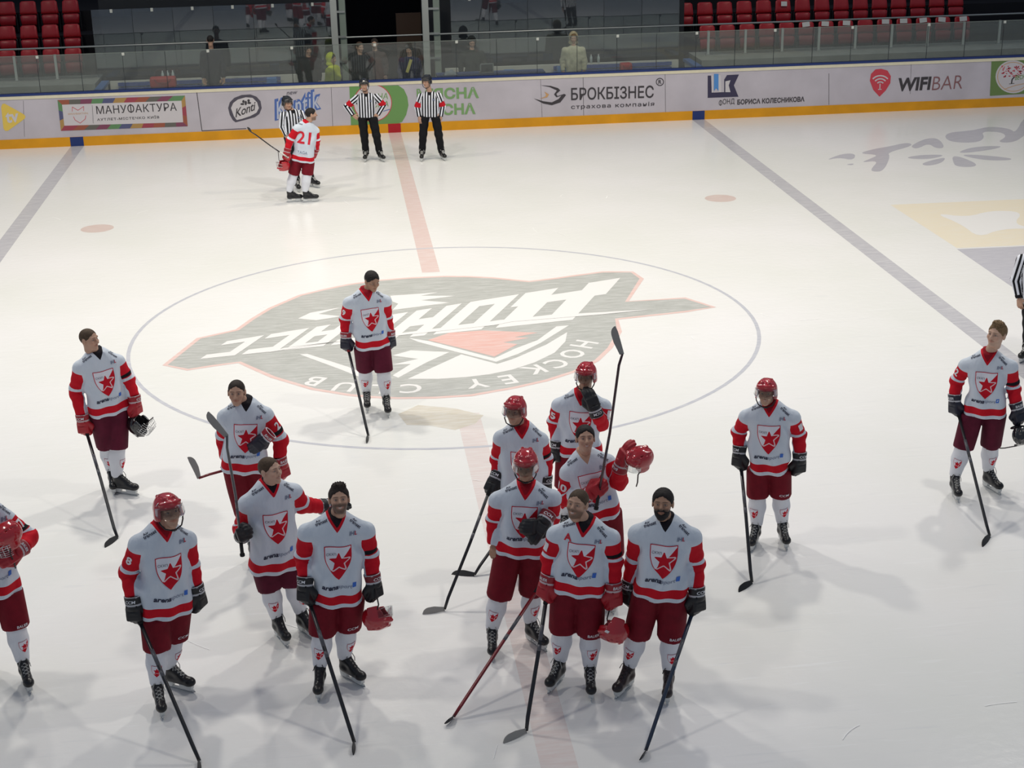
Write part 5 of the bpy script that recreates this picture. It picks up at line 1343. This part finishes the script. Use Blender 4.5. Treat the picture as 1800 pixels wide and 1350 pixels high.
P14 = figure('p14', 'smiling helmeted player standing alone right of the front group, both gloves hanging', (1325, 961, -12), (1377, 957, 14), (1312, 726), (1394, 727), (1351, 836), (1347, 690, -6, -8),
    ((1295, 760, -.06), (1299, 786, .02), (1298, 808, .05), dict(glove='black')), ((1408, 764, -.06), (1407, 797, .0), (1405, 821, .02), dict(glove='black', num='1')), -2, group=GRP, helmet='red', visor=True, smile=.6, pants=MAR, pword='CCM', build=.94)
P15 = figure('p15', 'fair haired player on the right looking left, black helmet in hand', (1679, 874, 15), (1743, 862, 38), (1698, 636), (1777, 638), (1731, 736), (1752, 588, -28, -10, 4),
    ((1679, 668, -.05), (1677, 695, .01), (1678, 716, .03), dict(glove='navy', num='2')), ((1785, 683, -.04), (1787, 710, .02), (1792, 730, .04), dict(glove='navy', band=1)), -4, group=GRP, hair='quiff', hairc=H_FAIR, skin=SKIN_L, pants=PLUM, hs=1.06, build=.95)
P16 = figure('p16', 'player wearing number 21 seen from behind beside the linesman near the far boards', (518, 355, 95), (546, 355, 92), (522, 222), (555, 226), (533, 286), (547, 201, 100, 0),
    ((508, 246, .03), (505, 262, .05), (503, 274, .06), dict(glove='red')), ((558, 247, -.05), (556, 262, -.16), (552, 270, -.2), dict(glove='red')), 166, group=GRP, hair='short', hairc=H_BLK, stubble=.6, back=('21', 'TAGA'), pants=MAR, build=.97)
RG = 'officials in striped shirts'
RK = dict(kind='referee', group=RG, helmet='black', visor=False, pants=srgb(22, 22, 26), glove=None, laces='white', loose=.5)
RA = figure('ra', 'linesman in striped shirt facing the player with number 21', (524, 336, 10), (553, 329, 40), (498, 200), (528, 197), (516, 243), (505, 181, 25, 5),
    ((497, 222, .02), (504, 238, .12), (508, 246, .14)), ((534, 218, .0), (534, 234, .1), (530, 243, .12)), 20, **RK)
RB = figure('rb', 'referee with red armbands and hands on hips before the green advertisement', (643, 283, -8), (671, 283, 22), (626, 170), (661, 168), (645, 207), (640, 149, 0, 5),
    ((610, 187, -.04), (621, 203, .03), (628, 208, .05), dict(band=1, curl=.6)), ((674, 185, -.04), (664, 202, .03), (657, 207, .05), dict(band=1, curl=.6)), 0, **RK)
RC = figure('rc', 'referee with red armbands, arms hanging and legs apart, rightmost by the far boards', (742, 282, -4), (779, 281, 18), (740, 167), (771, 166), (756, 206), (750, 143, -28, 5),
    ((734, 188, -.02), (737, 205, .03), (738, 217, .05), dict(band=1, curl=.5)), ((778, 187, -.02), (775, 205, .03), (773, 215, .05), dict(band=1, curl=.5)), -6, **RK)
RD = figure('rd', 'linesman in striped shirt cut off by the right picture edge', (1800, 634, -20), (1836, 636, 10), (1797, 452), (1850, 452), (1824, 540), (1824, 415, 20, 0),
    ((1786, 492, .0), (1792, 524, .06), (1793, 540, .08), dict(curl=.7)), ((1860, 492, .0), (1858, 522, .06), (1857, 540, .08)), 10, **RK)
# ================================================================== STICKS
gd = lambda x, y: ground(x, y, .004)
def hnd(f, i, k=.085): a = f['arms'][i]; return f['base']+a['cen']+nrm(a['hd']-a['wr'])*k
def from_hand(f, i, heel, ext=.16, k=.085):
    h = hnd(f, i, k); h = h-f['arms'][i]['R'][:, 2]*.035; return h+nrm(h-heel)*ext
def rest(label, f, i, heel, tip, ext=.12, **k):
    hl, tp = gd(*heel), gd(*tip); return stick(label, from_hand(f, i, hl, ext), hl, tp, **k)
rest('black stick held by the buzz cut player standing alone at far left', P1, 0, (208, 946), (190, 963), .10)
stick('red stick with grey blade held level by the bare handed player', P2['P'](440, 812, -.10), P2['P'](347, 842, .18), P2['P'](331, 806, .20), shaft='red', blade='grey')
stick('grey stick raised blade up by the player with an arm round his team mate', P3['P'](426, 975, .24), P3['P'](402, 765, .34), P3['P'](368, 720, .36), shaft='grey', blade='grey')
rest('black stick slanting down from the smiling bearded player with upswept hair', P4, 0, (624, 1308), (628, 1326), .10, shaft='black')
rest('black stick of the player with number 8, running out of the bottom edge', P5, 0, (352, 1340), (358, 1362), .10)
rest('thin black stick of the lone player on the centre emblem', P7, 0, (648, 768), (649, 779), .10, tape='red')
hl = gd(782, 1074); stick('black stick with grey blade, leftmost behind the middle group', P8['P'](870, 836, .05), hl, gd(745, 1082), blade='grey')
hl = gd(834, 1013); stick('stick with black taped blade on the ice behind the middle group', hnd(P9, 0), hl, gd(792, 1012))
hl = gd(796, 1262); stick('red stick slanting in front of the middle group', P10['P'](962, 1010, .10), hl, gd(786, 1277), shaft='red')
rest('black stick with pale grey blade held by the laughing player with letter A', P12, 0, (926, 1288), (890, 1309), .10, blade='grey')
rest('black stick with blue speckles held by the black bearded player', P13, 1, (1134, 1322), (1130, 1340), .10, shaft='navy')
rest('black stick of the smiling helmeted player standing alone on the right', P14, 0, (1323, 1026), (1304, 1042), .10)
rest('black stick of the fair haired player on the right', P15, 0, (1741, 944), (1733, 962), .10)
stick('stick held upright blade up above the player with number 10', P11['P'](1048, 893, .27), P11['P'](1097, 622, .36), P11['P'](1084, 571, .36), shaft='maroon', blade='grey')
stick('stick held out level to the left by the player with number 21', P16['P'](506, 277, .10), P16['P'](440, 232, .3), P16['P'](433, 226, .34), tape='white')
# ================================================================== CARRIED HELMETS AND LOOSE GLOVES
def hp(f, x, y, d): return f['P'](x, y, d)
carried_helmet('black helmet with white wire cage held by the player at far left', hp(P1, 247, 746, .10), P1['dirv'](60)*.6+vec(0, 0, -.6), P1['dirv'](-120)*.7+vec(0, 0, .5), 'black', visor=False, cage=True)
carried_helmet('red helmet with clear visor carried by the smiling bearded player', hp(P4, 664, 1078, .12), P4['rv']*.9+vec(0, 0, .25)+P4['tc']*.2, vec(0, 0, -1)+P4['tc']*.6, 'red', visor=True)
carried_helmet('caged red helmet hugged by the player at the left picture edge', hp(P6, 12, 946, .30), P6['dirv'](-70)+vec(0, 0, -.3), vec(0, 0, 1)+P6['tc']*.3, 'red', visor=False, cage=True)
carried_helmet('red helmet held out at his side by the player with number 10', hp(P11, 1122, 809, .30), -P11['rv']*.8+P11['tc']*.35+vec(0, 0, -.2), P11['rv']*.75+vec(0, 0, .65), 'red', visor=True)
carried_helmet('red helmet hanging upside down beside the laughing player with letter A', hp(P12, 1079, 1100, .14), -P12['rv']*.8+vec(0, 0, .3), vec(0, 0, -1)+P12['tc']*.75, 'red', visor=False, sticker=True)
carried_helmet('black helmet held by the fair haired player at the right picture edge', hp(P15, 1790, 766, .12), -P15['rv']*.6+P15['tc']*.6, vec(0, 0, .3)+P15['tc']*.9, 'black', visor=False)
carried_helmet('red helmet carried low by the player with number 21', hp(P16, 497, 288, .10), P16['tc']*.2-P16['rv'], vec(0, 0, -1), 'red', visor=True)
def loose_glove(label, M, colour, curl=.5, mir=False):
    me, mt = glove_meshes(colour, curl, mir); r = empty('hockey_glove', (0, 0, 0)); r.matrix_world = M; link('glove_shell', me, r); link('glove_lettering', mt, r); tag(r, label, 'glove')
def axes(x, z): x = nrm(x); z = nrm(z-(z@x)*x); return np.stack([x, np.cross(z, x), z], 1)
loose_glove('navy and red glove tucked at the chest of a bare headed player', m4(axes(-P2['rv']*.6+vec(0, 0, -.5), P2['tc']), hp(P2, 466, 770, .20)), 'navyred')
loose_glove('dark red glove clutched at the waist of the helmeted player with a bare hand', m4(axes(-P10['rv']*.5+vec(0, 0, -.5)+P10['tc']*.6, P10['tc']+vec(0, 0, .5)), hp(P10, 957, 915, .20)), 'blackred')
# ================================================================== PEOPLE BEHIND THE GLASS
def spectator(label, px, ytop, Y, phi, jacket, hx=0, hphi=None, tall=1.74, pants=srgb(30, 30, 36), wide=.19, arms_=None, **k):
    """standing on the walkway behind the boards; crown of the head at pixel (px, ytop)"""
    c = on_y(px, ytop, Y); fz = .20; H_ = c[2]-fz
    def pix(p):
        v = np.array(p)-CAM; return (900+FPX*(v@CR)/(v@CF), 675-FPX*(v@CU)/(v@CF))
    tc_ = nrm(vec(CAM[0]-c[0], CAM[1]-c[1], 0)); rv_ = vec(-tc_[1], tc_[0], 0); ca, sa = math.cos(math.radians(phi)), math.sin(math.radians(phi))
    b0 = vec(c[0], c[1], fz); lat = rv_*ca-tc_*sa; lat = lat if lat@rv_ >= 0 else -lat; latp = lat if abs(ca) > .3 else rv_*.6
    sc = H_/1.74
    pt = lambda l, z, d=0: pix(b0+latp*l+tc_*d+vec(0, 0, z*sc))
    A = arms_ or {}
    def arm(sg): 
        return (pt(sg*(wide+.06), 1.12)+(A.get('d', .0),), pt(sg*(wide+.05), .90)+(.06,), pt(sg*(wide+.04), .80)+(.08,), dict(glove=None, curl=.6))
    a0, a1 = pix(b0-latp*.09), pix(b0+latp*.09)
    hh = pt(0, 1.63); 
    return figure('sp', label, a0+(phi,), a1+(phi,), pt(-wide, 1.40), pt(wide, 1.40), pix(b0+vec(0, 0, .80*sc)+tc_*.15), (hh[0]+hx, hh[1], phi if hphi is None else hphi, k.pop('pitch', 5)),
        A.get('l') or arm(-1), A.get('r') or arm(1), phi, kind='spectator', gz=fz, jacket=jacket, pants=pants, vox=.02, sw=wide*abs(1), headd=.03, **k)
D = srgb
spectator('man in dark coat seen from behind at the left gate post behind the glass', 369, 61, 16.2, 172, D(34, 36, 46), hair='buzz', hairc=H_BLK)
spectator('dark haired woman in black coat left of the yellow jacket behind the glass', 541, 79, 16.1, 20, D(24, 24, 28), hair='long', hairc=H_BLK, skin=SKIN)
spectator('person in bright yellow jacket stooping behind the boards', 583, 96, 15.75, 60, D(214, 222, 60), hair='short', hairc=H_DARK, hood=D(190, 200, 60))
spectator('man in dark finely striped shirt standing behind the hands on hips referee', 632, 74, 15.85, 30, D(40, 40, 46), hair='short', hairc=H_BROWN)
spectator('young man in brown hooded sweatshirt at the dark tunnel opening', 658, 68, 16.5, -5, D(86, 72, 70), hair='short', hairc=H_DARK, skin=SKIN_L)
spectator('dark haired woman in navy jacket with yellow lanyard right of the tunnel opening', 719, 79, 15.9, -15, D(40, 42, 78), hair='long', hairc=H_BLK)
spectator('person in dark green hooded coat hunched over the scorers desk', 829, 66, 16.15, 10, D(52, 56, 54), hood=D(44, 48, 48), hair='short', hairc=H_DARK, pitch=20, wide=.23)
spectator('person in beige hooded jacket standing right of the scorers desk', 1008, 58, 15.9, 5, D(196, 192, 168), hood=D(170, 160, 130), hair='short', hairc=H_FAIR, pitch=10, wide=.21)
b = figure and None
q = on_y(719, 116, 15.74); o_ = MB().box(-.035, .035, -.004, .004, -.16, .16).build('lanyard', mat('lanyard_yellow', srgb(220, 210, 130), .7)); o_.location = tuple(q); o_.rotation_euler = (0, .35, 0); tag(o_, 'yellow paper held by the woman in the navy jacket', 'paper')
for l in LOG: print('FIG', *l)
